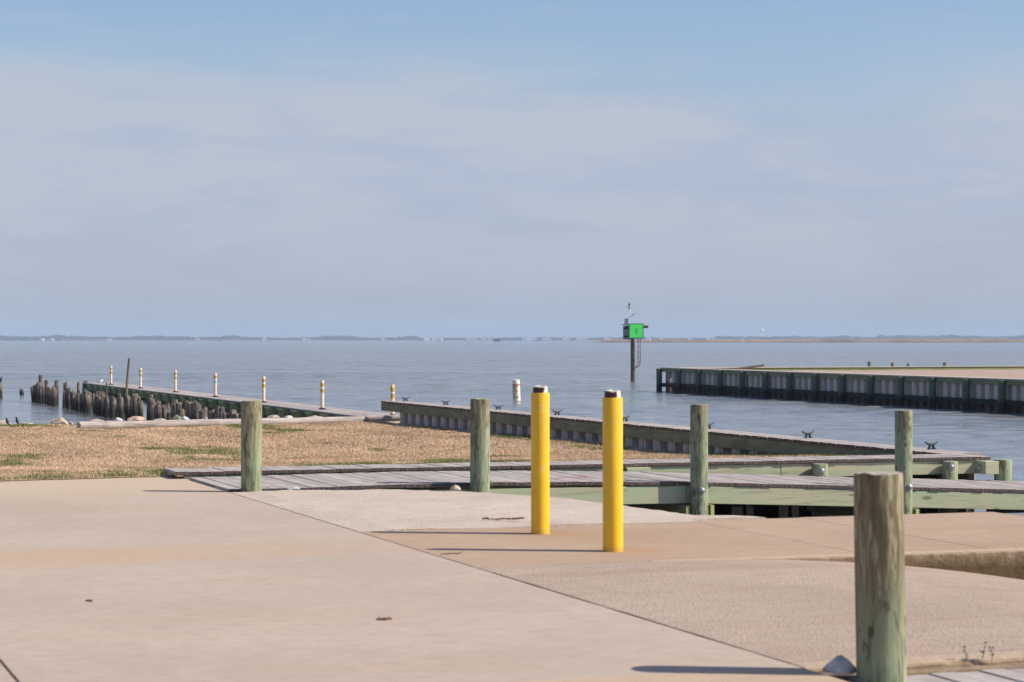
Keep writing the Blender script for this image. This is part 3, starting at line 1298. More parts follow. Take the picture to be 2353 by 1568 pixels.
def cleat_meshes():
    mb = MB()
    mb.tube([(-.135, 0, .118), (-.075, 0, .088), (-.03, 0, .08), (.03, 0, .08), (.075, 0, .088), (.135, 0, .118)], [.011, .015, .019, .019, .015, .011], 8)
    horn = mb.mesh('horn', M['iron'], smooth=True)
    mb = MB()
    for s in (-1, 1):
        mb.tube([(s * .052, 0, .0), (s * .04, 0, .03), (s * .03, 0, .08)], [.024, .018, .018], 8)
        mb.box(s * .052 - .024, s * .052 + .024, -.03, .03, -.002, .008)
    legs = mb.mesh('foot', M['iron'], smooth=True)
    return horn, legs


HORN, FOOT = cleat_meshes()
clab = ['farthest black mooring cleat, at the outer tip of the plank quay', 'second farthest black cleat on the plank quay, left of the second tall post',
        'black mooring cleat on the plank quay just left of the left yellow bollard', 'black mooring cleat on the quay seen between the two yellow bollards',
        'black mooring cleat on the quay just right of the right yellow bollard', 'black mooring cleat on the quay just right of the third tall post',
        'black mooring cleat on the quay midway between the third and fourth tall posts', 'nearest black mooring cleat, by the water corner of the quay at right']
for i, c in enumerate([26.35, 23.13, 19.46, 15.88, 12.36, 8.69, 5.03, 1.35]):
    t_ = thing('mooring_cleat', clab[i], 'cleat', W(10.42, c, .083), TH + R(20), 'black cleats along the plank quay')
    t_.scale = (.95, .95, .82)
    link('horn', HORN, t_)
    link('foot', FOOT, t_)


# ------------------------------------------------------------------ yellow bollards
def bollard(label, x, y, sleeve_top=1.125, tilt=(0, 0)):
    p = at(x, y, 0)
    t_ = thing('bollard', label, 'bollard', p, random.uniform(-.15, .15), 'yellow bollards', tilt)
    mb = MB()
    n = 40
    prof = [(.0745, 0), (.0745, .3), (.0745, sleeve_top - .006), (.0725, sleeve_top), (.062, sleeve_top), (.062, sleeve_top - .05)]
    mb.rings([[(r_ * math.cos(2 * math.pi * k / n), r_ * math.sin(2 * math.pi * k / n), z) for k in range(n)] for r_, z in prof], cap=False)
    link('sleeve', mb.mesh('sleeve', M['yellow'], smooth=True), t_)
    mb = MB()
    prof = [(.0595, .9), (.0595, 1.172)]
    mb.rings([[(r_ * math.cos(2 * math.pi * k / n), r_ * math.sin(2 * math.pi * k / n), z) for k in range(n)] for r_, z in prof], cap=False)
    link('pipe', mb.mesh('pipe', M['brown_pipe'], smooth=True), t_)
    mb = MB()
    prof = [(.060, 1.168), (.0575, 1.174), (.045, 1.179), (.025, 1.182), (.004, 1.183)]
    mb.rings([[(r_ * math.cos(2 * math.pi * k / n), r_ * math.sin(2 * math.pi * k / n), z + .003 * math.sin(3 * k)) for k in range(n)] for r_, z in prof])
    link('cap', mb.mesh('cap', M['cap_white'], smooth=True), t_)
    # rust ring where it meets the slab
    return t_


bollard('yellow sleeved bollard, the left one of the pair and farther from the camera', 1241.5, 1227)
bollard('yellow sleeved bollard, the right and nearer one of the pair', 1408.5, 1267, tilt=(0, R(-.15)))


# ------------------------------------------------------------------ stones, debris
def rock_mesh(seed, sx, sy, sz, mat, flat=.5):
    rnd = random.Random(seed)
    bm = bmesh.new()
    bmesh.ops.create_icosphere(bm, subdivisions=3, radius=1)
    planes = []
    for _ in range(11):
        d = Vector((rnd.uniform(-1, 1), rnd.uniform(-1, 1), rnd.uniform(-.6, 1))).normalized()
        planes.append((d, rnd.uniform(.62, .9)))
    for v in bm.verts:
        for d, h in planes:
            q = v.co.dot(d)
            if q > h:
                v.co -= d * (q - h)
        v.co += v.co.normalized() * .05 * noise.noise(v.co * 2.5 + Vector((seed, 0, 0)))
        v.co.x *= sx
        v.co.y *= sy
        v.co.z *= sz
    me = bpy.data.meshes.new('rock')
    bm.to_mesh(me)
    bm.free()
    me.materials.append(mat)
    return me


def rock(label, x0, x1, ytop, ybase, zb, mat, seed, depth=.8, group='rocks along the shore', name='rock'):
    p = at((x0 + x1) / 2, ybase, zb)
    s = (EYE - zb) / (ybase - 780.5)
    w = (x1 - x0) * s / 2 * 1.12
    h = (ybase - ytop) * s
    o = link(name, rock_mesh(seed, w, w * depth, h * .62, mat), None, (p.x, p.y + w * depth * .8, zb + h * .42), (0, 0, random.uniform(-.4, .4)))
    return tag(o, label, 'rock', group)


rock('tan rock at the far left edge of the grass bank', -25, 26, 966, 982, -.48, M['rock_tan'], 1, .6)
rock('long pale tan rock on the bank between the small dark bird and the pointed rock', 41, 80, 971.5, 982, -.48, M['rock_tan'], 2, .6)
rock('pointed tan rock standing highest on the grass bank, left of the log', 115, 154, 960, 982, -.50, M['rock_tan'], 3, .7)
rock('small dark stone between the pointed rock and the end of the log', 158, 168, 969, 978, -.50, M['rock_tan'], 4)
rock('low grey stone just behind the left end of the log', 205, 240, 963.5, 973, -.55, M['rock_tan'], 5)
rock('low grey stone behind the log where the old pilings meet the bank', 258, 282, 960, 971, -.55, M['rock_grey'], 6)
rock('flat orange-tan rock behind the log below the leaning pole', 288, 332, 957.5, 971, -.55, M['rock_orange'], 7, .6)
rock('low pale stone behind the log, left of the mossy rock', 350, 382, 962, 970, -.55, M['rock_tan'], 8)
rock('mossy pointed grey rock behind the log in front of the old pilings', 393, 416, 953, 969, -.55, m_plain('mossy_rock', (.27, .27, .19), .95, var=.35, scale=9, bumpy=.6), 9)
rock('rounded grey rock touching the mossy rock behind the log', 414, 434, 957.5, 969, -.55, M['rock_grey'], 10)
rock('small pale stone behind the log, left of the first tall post', 463, 476, 958, 968, -.55, M['rock_tan'], 11)
rock('white stone behind the log, right of the first tall post', 610, 640, 953, 966, -.55, M['rock_tan'], 12)
rock('small grey stone behind the log, right of the white stone', 652, 672, 955, 966, -.55, M['rock_grey'], 13)
rock('low white stone on the far side of the log under the striped posts', 700, 745, 956, 966, -.55, M['rock_tan'], 14)
def hull_rock(label, p, pts, mat, group):
    bm = bmesh.new()
    for q in pts:
        bm.verts.new(q)
    bmesh.ops.convex_hull(bm, input=bm.verts[:])
    bmesh.ops.bevel(bm, geom=bm.edges[:], offset=.006, segments=2, affect='EDGES')
    bmesh.ops.triangulate(bm, faces=bm.faces[:])
    bmesh.ops.subdivide_edges(bm, edges=[e for e in bm.edges if e.calc_length() > .03], cuts=2, use_grid_fill=True)
    for v in bm.verts:
        v.co += Vector((1, 1, 1)) * .004 * noise.noise(v.co * 25)
    me = bpy.data.meshes.new('rock')
    bm.to_mesh(me)
    bm.free()
    me.materials.append(mat)
    tag(link('rock', me, None, p), label, 'rock', group)


hull_rock('angular blue-grey rock leaning at the foot of the thick near post', at(1932, 1545, 0) + Vector((0, .04, 0)),
          [(-.088, 0, .0), (-.075, -.03, .028), (-.03, -.05, .06), (-.003, -.02, .083), (.012, -.02, .078), (.05, -.03, .045), (.078, -.02, .02), (.082, 0, -.01), (-.02, -.06, -.01), (.04, -.06, -.01), (0, .06, 0), (.05, .05, .02), (-.05, .04, .02)],
          M['rock_grey'], 'rocks on the concrete')
rock('small grey stone on the concrete edge just right of the first tall post', 656, 690, 1119, 1128, .0, M['rock_grey'], 15, .7, 'rocks on the concrete')
rock('small pointed white-grey stone on the concrete edge left of the second tall post', 1034, 1058, 1115, 1130, .0, M['rock_tan'], 17, .7, 'rocks on the concrete')


def flat_scrap(name, label, cat, x, y, zb, pts, mat, th=.006, rz=0, group='dead leaves and twigs on the concrete'):
    mb = MB()
    n = len(pts)
    vs = [(px, py, th * (1.6 if i % 2 else .7)) for i, (px, py) in enumerate(pts)] + [(px, py, 0.0005) for px, py in pts]
    fs = [tuple(range(n)), tuple(range(2 * n - 1, n - 1, -1))] + [(i, n + i, n + (i + 1) % n, (i + 1) % n) for i in range(n)]
    mb.add(vs, fs)
    p = at(x, y, zb)
    o = link(name, mb.mesh(name, mat), None, (p.x, p.y, zb), (0, 0, rz))
    return tag(o, label, cat, group)


leafp = [(-.04, 0), (-.02, .035), (.01, .05), (.045, .02), (.05, -.01), (.01, -.04), (-.02, -.03)]
flat_scrap('dead_leaf', 'brown dead leaf on the concrete, bottom centre', 'leaf', 880, 1424, .001, leafp, M['leaf_dead'], rz=.2)
flat_scrap('dead_leaf', 'small brown leaf scrap on the left side of the near concrete', 'leaf', 205, 1382, .001, [(x * .35, y * .7) for x, y in leafp], M['leaf_dead'], rz=.8)
flat_scrap('dead_leaf', 'tiny brown leaf scrap on the right half of the ramp', 'leaf', 2098, 1428, -.03, [(x * .5, y * .5) for x, y in leafp], M['leaf_dead'], rz=.1)
mb = MB()
for k in range(16):
    x0 = random.uniform(-.17, .12)
    mb.tube([(x0, random.uniform(-.05, .05), .008), (x0 + random.uniform(.03, .12), random.uniform(-.05, .05), .018 + random.uniform(-.008, .008))], .004, 4)
p = at(1150, 1195.5, .02)
tag(link('dead_sprig', mb.mesh('dead_sprig', M['leaf_dead']), None, p, (0, 0, 0)), 'reddish brown dead sprig on the pale rough concrete left of the bollards', 'twig', 'dead leaves and twigs on the concrete')
mb = MB()
mb.tube([(-.08, -.05, .006), (-.02, -.01, .007), (.05, .0, .007), (.08, .04, .016)], [.003, .004, .004, .003], 5)
tag(link('twig', mb.mesh('twig', M['leaf_dead']), None, at(1037, 1274, .0)), 'thin bent twig left of the right bollard shadow', 'twig', 'dead leaves and twigs on the concrete')


# weeds on the near kerb
def weed(label, x, ytop, zb, h, seed):
    rnd = random.Random(seed)
    p = W(*[v for v in Lc(at(x, 1515, 0))])
    t_ = thing('weed', label, 'weed', (p.x, p.y, -.02), 0, 'weeds along the near kerb')
    mb = MB()
    top = Vector((rnd.uniform(-.01, .02), 0, h))
    mb.tube([(0, 0, 0), top * .5 + Vector((.004, 0, 0)), top], [.002, .0018, .0012], 5)
    link('stem', mb.mesh('stem', M['stem']), t_)
    mb = MB()
    for k in range(26):
        b = top * rnd.choice([1, 1, 1, .75, .5, .3])
        an = rnd.uniform(0, 6.28)
        d = Vector((math.cos(an), math.sin(an), rnd.uniform(-.2, .9))).normalized()
        s_ = rnd.uniform(.008, .015)
        sd_ = d.cross(Vector((0, 0, 1))).normalized() * s_ * .45
        q = b + d * .003
        mb.add([q, q + d * s_ * .6 + sd_, q + d * s_ * 1.5, q + d * s_ * .6 - sd_], [(0, 1, 2, 3)])
    link('leaf_cluster', mb.mesh('leaf_cluster', M['weed']), t_)


weed('short weed on the near kerb, leftmost of three', 2219, 1491, 0, .075, 1)
weed('tallest weed on the near kerb, middle of three', 2254, 1482, 0, .095, 2)
weed('small branching weed on the near kerb, rightmost of three', 2279, 1492, 0, .07, 3)


# ------------------------------------------------------------------ log on the grass edge
LOGM = M['log']


def log(label, p0, p1, r, seed):
    d = p1 - p0
    n = 90
    mb = MB()
    rings = []
    L_ = d.length
    for i in range(n + 1):
        x = L_ * i / n
        rr = r * (1 + .05 * noise.noise(Vector((x * 6, seed, 3))) + .08 * noise.noise(Vector((x * .8, seed, 0))) - .12 * i / n)
        if i in (0, n):
            rr *= .93
        off = .02 * noise.noise(Vector((x * .5, seed + 9, 0)))
        rings.append([(x + (.02 * math.sin(k * 2.2) if i in (0, n) else 0), rr * math.cos(2 * math.pi * k / 14) + off, rr * math.sin(2 * math.pi * k / 14) + off * .5) for k in range(14)])
    mb.rings(rings)
    o = link('driftwood_log', mb.mesh('driftwood_log', M['log'], smooth=True), None, p0, (0, -math.atan2(d.z, math.hypot(d.x, d.y)), math.atan2(d.y, d.x)))
    return tag(o, label, 'log', 'bleached logs at the grass edge')


log('long bleached grey log lying along the far edge of the dry grass', at(181, 984, -.40) + Vector((0, 0, .045)), at(838, 969, -.41) + Vector((0, 0, .04)), .098, 1)
log('short bleached log at the right end of the long log', at(840, 968, -.41) + Vector((0, 0, .06)), at(926, 965.5, -.39) + Vector((0, 0, .05)), .085, 2)


# ------------------------------------------------------------------ low pier with striped posts
def build_pier():
    t_ = thing('low_pier', 'low narrow plank pier on green blocks carrying white and yellow striped posts', 'pier', ORG, TH)
    zt = -.65
    C0, C1 = 33.0, 91.2
    # lengthwise planks, two wide
    c = C0
    while c < C1:
        e = min(c + 3.66, C1)
        for k in range(3):
            mb = MB()
            mb.box(-.235, .235, 0, e - c - .012, -.05, 0, 0, end=1)
            link('board', mb.mesh('board', [M['board'], M['board_end']], bevel=.004), t_, (12.56 + k * .485, c, zt + random.uniform(-.004, .004)))
        c = e
    waler_rows(t_, 'waler', 'c', C1 - C0 - .2, C0 + .1, 12.62, .08, zt - .36, zt - .055, M['pier_green'], seg=3.66)
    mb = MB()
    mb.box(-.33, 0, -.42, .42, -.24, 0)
    mb.m = [0, 1, 1, 0, 0, 0]  # block top and near end get a brighter colour imitating sunlit wedges
    mb.box(-.36, -.0, -.45, .45, .002, .045, 1)  # pale top strip stands in for a sunlit edge
    blk = mb.mesh('block', [M['pier_green2'], M['yellow_green_lit']], bevel=.0)
    post_m = None
    mb = MB()
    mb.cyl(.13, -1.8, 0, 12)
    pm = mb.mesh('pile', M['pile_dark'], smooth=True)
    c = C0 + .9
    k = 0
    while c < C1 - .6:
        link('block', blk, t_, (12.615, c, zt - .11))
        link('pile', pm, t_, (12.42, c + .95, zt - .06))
        c += 1.9
        k += 1
    beam(t_, 'end_timber', 12.3, 13.7, C1, C1 + .15, -2.2, zt - .02, M['waler'])
    mb = MB()
    mb.box(12.85, 13.5, C0, C1 - .1, -2.4, zt - .42)
    link('sheet_core', mb.mesh('sheet_core', M['waler_wet']), t_)


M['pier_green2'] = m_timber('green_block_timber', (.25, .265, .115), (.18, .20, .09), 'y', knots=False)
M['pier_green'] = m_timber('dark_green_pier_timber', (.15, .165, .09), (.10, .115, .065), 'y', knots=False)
build_pier()


def delineator(label, x, y, ytop, faded=False, warm=0):
    p = at(x, y, -.65)
    H_ = (y - ytop) * (EYE + .65) / (y - 780.5)
    t_ = thing('striped_post', label, 'marker post', p, 0, 'striped posts along the low pier')
    n = 14
    body = M['delin_yellow'] if warm else M['delin']

    def ring(z0, z1, r):
        mb = MB()
        mb.cyl(r, z0, z1, n)
        return mb
    mb = MB()
    mb.rings([[(r_ * math.cos(2 * math.pi * k / n), r_ * math.sin(2 * math.pi * k / n), z) for k in range(n)] for r_, z in
              [(.056, .05), (.055, .3), (.055, H_ - .01), (.050, H_)]])
    link('tube', mb.mesh('tube', body, smooth=True), t_)
    link('band', ring(H_ - .205, H_ - .09, .0590).mesh('band', M['band'], smooth=True), t_)
    link('band', ring(H_ - .38, H_ - .265, .0590).mesh('band', M['band_faded'] if faded else M['band'], smooth=True), t_)
    link('collar', ring(H_ - .265, H_ - .205, .0575).mesh('collar', M['white'], smooth=True), t_)
    mb = MB()
    mb.rings([[(r_ * math.cos(2 * math.pi * k / n), r_ * math.sin(2 * math.pi * k / n), z) for k in range(n)] for r_, z in [(.13, .0), (.12, .02), (.06, .055), (.05, .07)]])
    link('base', mb.mesh('base', M['rubber'], smooth=True), t_)


DL = [(255.2, 884.5, 841.3), (323, 893, 846), (403, 902, 851), (494.8, 912.8, 858), (605.8, 925.8, 865.5), (740.5, 941.5, 874.3), (902, 956.5, 884.2)]
dl = ['farthest white post with two yellow bands, first from the left on the low pier', 'second white and yellow striped post from the left, just right of the leaning pole',
      'third white and yellow striped post from the left on the low pier', 'striped post on the low pier whose lower band has faded to grey',
      'white and yellow striped post just right of the first tall timber post', 'sixth white and yellow striped post, standing alone left of the plank quay tip',
      'orange-tinted striped post seen behind the tip of the plank quay']
for i, (x, y, yt) in enumerate(DL):
    delineator(dl[i], x, y, yt, i == 3, i >= 6)

# ------------------------------------------------------------------ old pilings
def old_pile_mesh(r, h, seed, plank=False, seg=9):
    """z = 0 at the water"""
    rnd = random.Random(seed)
    mb = MB()
    rings = []
    flat = rnd.uniform(.5, .8) if plank else rnd.uniform(.85, 1)
    hs = [-1.0, 0, h * .35, h * .7, h * .95, h]
    for i, z in enumerate(hs):
        rr = r * (1 - .04 * i / 5) * (.82 if i == 5 else 1) * rnd.uniform(.95, 1.05)
        ring = []
        for k in range(seg):
            th = 2 * math.pi * k / seg
            zz = z + (rnd.uniform(-.07, .06) if i == 5 else 0)
            ring.append((rr * math.cos(th) * rnd.uniform(.92, 1.06), rr * flat * math.sin(th) * rnd.uniform(.92, 1.06), zz))
        rings.append(ring)
    mb.rings(rings)
    return mb.mesh('old_piling', M['old'])


OLD = [old_pile_mesh(random.uniform(.115, .165), 1.0, 100 + i, i % 2 == 0) for i in range(12)]


def old_pile(label, x, y_or_c, ztop, r=None, mesh=None, tilt=(0, 0), group=None, oncoords=None, cat='piling', name='old_piling'):
    p = oncoords
    h = ztop - WATER
    me = mesh or random.choice(OLD)
    o = link(name, me, None, (p.x, p.y, WATER), (tilt[0], tilt[1], random.uniform(0, 6.28)))
    if r:
        o.scale = (r / .14, r / .14, h)
    else:
        q = random.uniform(.85, 1.15)
        o.scale = (q, q, h)
    return tag(o, label, cat, group)


GO = 'row of broken old pilings beside the low pier'
# a position along the row is set by c; the row runs along the grid
ORD = ['first', 'second', 'third', 'fourth', 'fifth', 'sixth', 'seventh', 'eighth', 'ninth', 'tenth', 'eleventh', 'twelfth', 'thirteenth', 'fourteenth', 'fifteenth', 'sixteenth',
       'seventeenth', 'eighteenth', 'nineteenth', 'twentieth']
ORD += ['twenty-' + w for w in ORD[:9]] + ['thirtieth'] + ['thirty-' + w for w in ORD[:9]]


def nth(i, n):
    """which one of a row, counted from the nearer end"""
    return (ORD[i] + ' from the left') if i < (n + 1) // 2 else (ORD[n - 1 - i] + ' from the right')


segs = [(74.6, 70.6, 'short dark piling in the leftmost cluster', 12, .060, .095),
        (69.2, 67.4, 'short dark piling in the second cluster', 7, .060, .09),
        (65.2, 61.9, 'short dark piling in the third cluster', 11, .060, .095),
        (60.6, 51.0, 'dark old piling left of the leaning pole', 32, .065, .105),
        (50.0, 31.0, 'sunlit old piling behind the log', 44, .09, .125)]
for c0, c1, lab, n, ra, rb in segs:
    for i in range(n):
        c = c0 + (c1 - c0) * (i + random.uniform(-.3, .3)) / (n - 1)
        a = 7.73 + random.uniform(-.10, .10)
        if c > 51:
            zt = -.37 + random.uniform(-.14, .08)
        else:
            zt = -.33 + random.uniform(-.18, .14) - .12 * smooth01((40 - c) / 8)
        if random.random() < .1:
            zt -= .25
        old_pile(lab + ', ' + nth(i, n), 0, 0, zt, random.uniform(ra, rb), None, (random.gauss(0, .04), random.gauss(0, .055)), GO, W(a, c))

GT = 'taller round pilings behind the broken row'
OLD_R = old_pile_mesh(.14, 1.0, 300, seg=14)
for (x, yt, w, lab) in [(92.6, 863, 10.5, 'tallest grey round piling in the leftmost cluster of old pilings'), (105.5, 874.8, 9.6, 'grey round piling second from left, half a head lower than the tallest'),
                        (130.6, 875.5, 9.8, 'grey round piling rising behind the second cluster of old pilings'), (150.8, 880.3, 10, 'grey round piling rising behind the third cluster of old pilings'),
                        (180.5, 880.5, 8.4, 'round piling against the left end of the low pier'), (243.5, 881, 4.5, 'thin dark stake in front of the low pier, left of the first striped post')]:
    Y = 98 - (x - 92) * .14
    Yc = Y + .6
    zt = EYE - (yt - 780.5) * Yc / 5229
    old_pile(lab, 0, 0, zt, w * Yc / 5229 / 2, OLD_R, (0, R(1.2)), GT, far(x, Yc))

Y = 77.0
mb = MB()
p0 = far(282.5, Y, WATER - .4)
p1 = far(297.0, Y, EYE - 43.5 * Y / 5229)
dv = p1 - p0
rr = 6.2 * Y / 5229 / 2
mb.tube([(0, 0, 0), dv * .3, dv * .7, dv], [rr * 1.15, rr * 1.1, rr, rr * .85], 10)
tag(link('leaning_pole', mb.mesh('leaning_pole', M['old_pole'] if 'old_pole' in M else m_timber('mossy_pole_wood', (.22, .21, .10), (.14, .12, .09), 'z', knots=False), smooth=True), None, p0),
    'tall thin greenish pole leaning slightly right among the old pilings', 'pole')

old_pile('rotten piling at the left picture edge with a dark bird on top', 0, 0, -.425, .15, OLD_R, (0, R(-1)), None, far(-1.5, 103.8))
old_pile('lone short stump standing in the water left of the old pilings', 0, 0, -.86, .12, OLD[3], (0, R(2)), None, far(50, 111))


# ------------------------------------------------------------------ birds
def bird(label, loc, rz, kind, scale=1.0, pitch=0):
    t_ = thing('gull' if kind == 'gull' else 'dark_bird', label, 'bird', loc, rz, 'birds' if kind != 'gull' else None)
    t_.scale = (scale,) * 3
    body_m = M['feather'] if kind == 'gull' else M['black_feather']
    # body along x: tail -> head, unit length about 1
    if pitch:
        secs = [(-.30, -.30, .02, .03), (-.20, -.05, .07, .05), (-.06, .20, .19, .18), (.04, .45, .22, .21), (.08, .62, .15, .16), (.10, .76, .11, .12), (.13, .86, .12, .12), (.24, .90, .06, .06), (.30, .90, .02, .02)]
        low = .0
    else:
        secs = [(-.55, .20, .03, .02), (-.40, .20, .08, .05), (-.2, .17, .15, .12), (.0, .16, .18, .155), (.16, .20, .16, .15), (.27, .30, .10, .11), (.33, .40, .085, .09), (.40, .42, .07, .07), (.46, .41, .02, .02)]
    rings = []
    for i, (x, z, ry, rz_) in enumerate(secs):
        a = secs[max(0, i - 1)]
        b = secs[min(len(secs) - 1, i + 1)]
        d = Vector((b[0] - a[0], 0, b[1] - a[1])).normalized()
        up = Vector((-d.z, 0, d.x))
        rings.append([Vector((x, 0, z)) + Vector((0, 1, 0)) * ry * math.cos(2 * math.pi * k / 12) + up * rz_ * math.sin(2 * math.pi * k / 12) for k in range(12)])
    mb = MB()
    mb.rings(rings)
    link('body', mb.mesh('body', body_m, smooth=True), t_)
    for s in (-1, 1):
        mb = MB()
        if pitch:
            mb.rings([[(x - .03, s * (.10 + w * math.cos(2 * math.pi * k / 8)), z + w * 2 * math.sin(2 * math.pi * k / 8)) for k in range(8)] for x, z, w in [(-.22, -.1, .02), (-.1, .15, .05), (.02, .42, .05), (.06, .55, .02)]])
        else:
            mb.rings([[(x, s * (.11 + .05 * (1 if w > .03 else .2)) + w * .6 * math.cos(2 * math.pi * k / 8), z + w * math.sin(2 * math.pi * k / 8)) for k in range(8)] for x, z, w in [(-.62, .24, .01), (-.35, .23, .05), (-.05, .22, .11), (.12, .22, .08), (.18, .24, .02)]])
        link('wing', mb.mesh('wing', M['gull_grey'] if kind == 'gull' else M['black_feather'], smooth=True), t_)
    hx, hz = secs[-1][0], secs[-1][1]
    mb = MB()
    mb.tube([(hx - .04, 0, hz), (hx + .10, 0, hz - .02)], [.028, .006], 6)
    link('beak', mb.mesh('beak', M['beak'] if kind == 'gull' else M['black_feather']), t_)
    return t_


bird('white and grey gull resting on the left end of the low pier', at(227, 880.5, -.65) + Vector((0, .3, 0)), R(15), 'gull', .36)
bird('dark bird crouched low on the very end of the low pier, left of the gull', at(193, 879.3, -.65) + Vector((0, .4, -.03)), R(20), 'dark', .26)
bird('dark upright bird perched on the piling at the left picture edge', far(1.5, 103.8, -.40), R(10), 'dark', .26, pitch=1)
bird('small dark bird on the bank at far left, leaning left', at(17, 975, -.40) + Vector((0, .0, .0)), R(170), 'dark', .155, pitch=1)
bird('small dark bird standing upright on the bank between two pale rocks', at(39.5, 974, -.40), R(160), 'dark', .165, pitch=1)


# ------------------------------------------------------------------ round regulatory marker in the water
def build_slow_marker():
    Y = 100.9
    p = far(1187.5, Y, WATER)
    t_ = thing('slow_marker', 'white round water marker with orange ring and dark lettering left of the bollards', 'marker', p, 0, tilt=(0, R(-2.2)))
    r = .165
    h = .92
    n = 32
    mb = MB()
    mb.rings([[(r_ * math.cos(2 * math.pi * k / n), r_ * math.sin(2 * math.pi * k / n), z) for k in range(n)] for r_, z in [(r, -1.0), (r, h - .03), (r * .96, h), (r * .2, h + .02)]])
    link('float_body', mb.mesh('float_body', M['offwhite'], smooth=True), t_)
    mb = MB()
    mb.cyl(r + .004, h - .24, h - .195, n)
    link('band', mb.mesh('band', M['orange_red'], smooth=True), t_)
    # ring, bent round the cylinder
    A0 = R(-90 - 38)      # centre of the face, turned to the left of the camera
    def wrap(u, w, dr=.005):
        an = A0 + u / r
        return ((r + dr) * math.cos(an), (r + dr) * math.sin(an), w)
    mb = MB()
    zc = .42
    vs = []
    fs = []
    K = 48
    for k in range(K):
        an = 2 * math.pi * k / K
        for rr_, dr in ((.155, .0), (.155, .006), (.118, .006), (.118, .0)):
            vs.append(wrap(rr_ * math.cos(an), zc + rr_ * math.sin(an), dr))
    for k in range(K):
        j = (k + 1) % K
        for q in range(3):
            fs.append((k * 4 + q, j * 4 + q, j * 4 + q + 1, k * 4 + q + 1))
    mb.add(vs, fs)
    link('ring', mb.mesh('ring', M['orange_red']), t_)
    for txt, zc_, sz in (('SLOW', .63, .15), ('NO', .42, .12), ('WAKE', .16, .14)):
        me = text_mesh(txt, sz, M['navy'])
        bm = bmesh.new()
        bm.from_mesh(me)
        bmesh.ops.triangulate(bm, faces=bm.faces[:])
        for _ in range(2):
            le = [e for e in bm.edges if e.calc_length() > .03]
            if le:
                bmesh.ops.subdivide_edges(bm, edges=le, cuts=1)
                bmesh.ops.triangulate(bm, faces=bm.faces[:])
        for v in bm.verts:
            v.co = wrap(v.co.x, zc_ + v.co.y, .007)
        bm.to_mesh(me)
        bm.free()
        link('lettering', me, t_)


build_slow_marker()


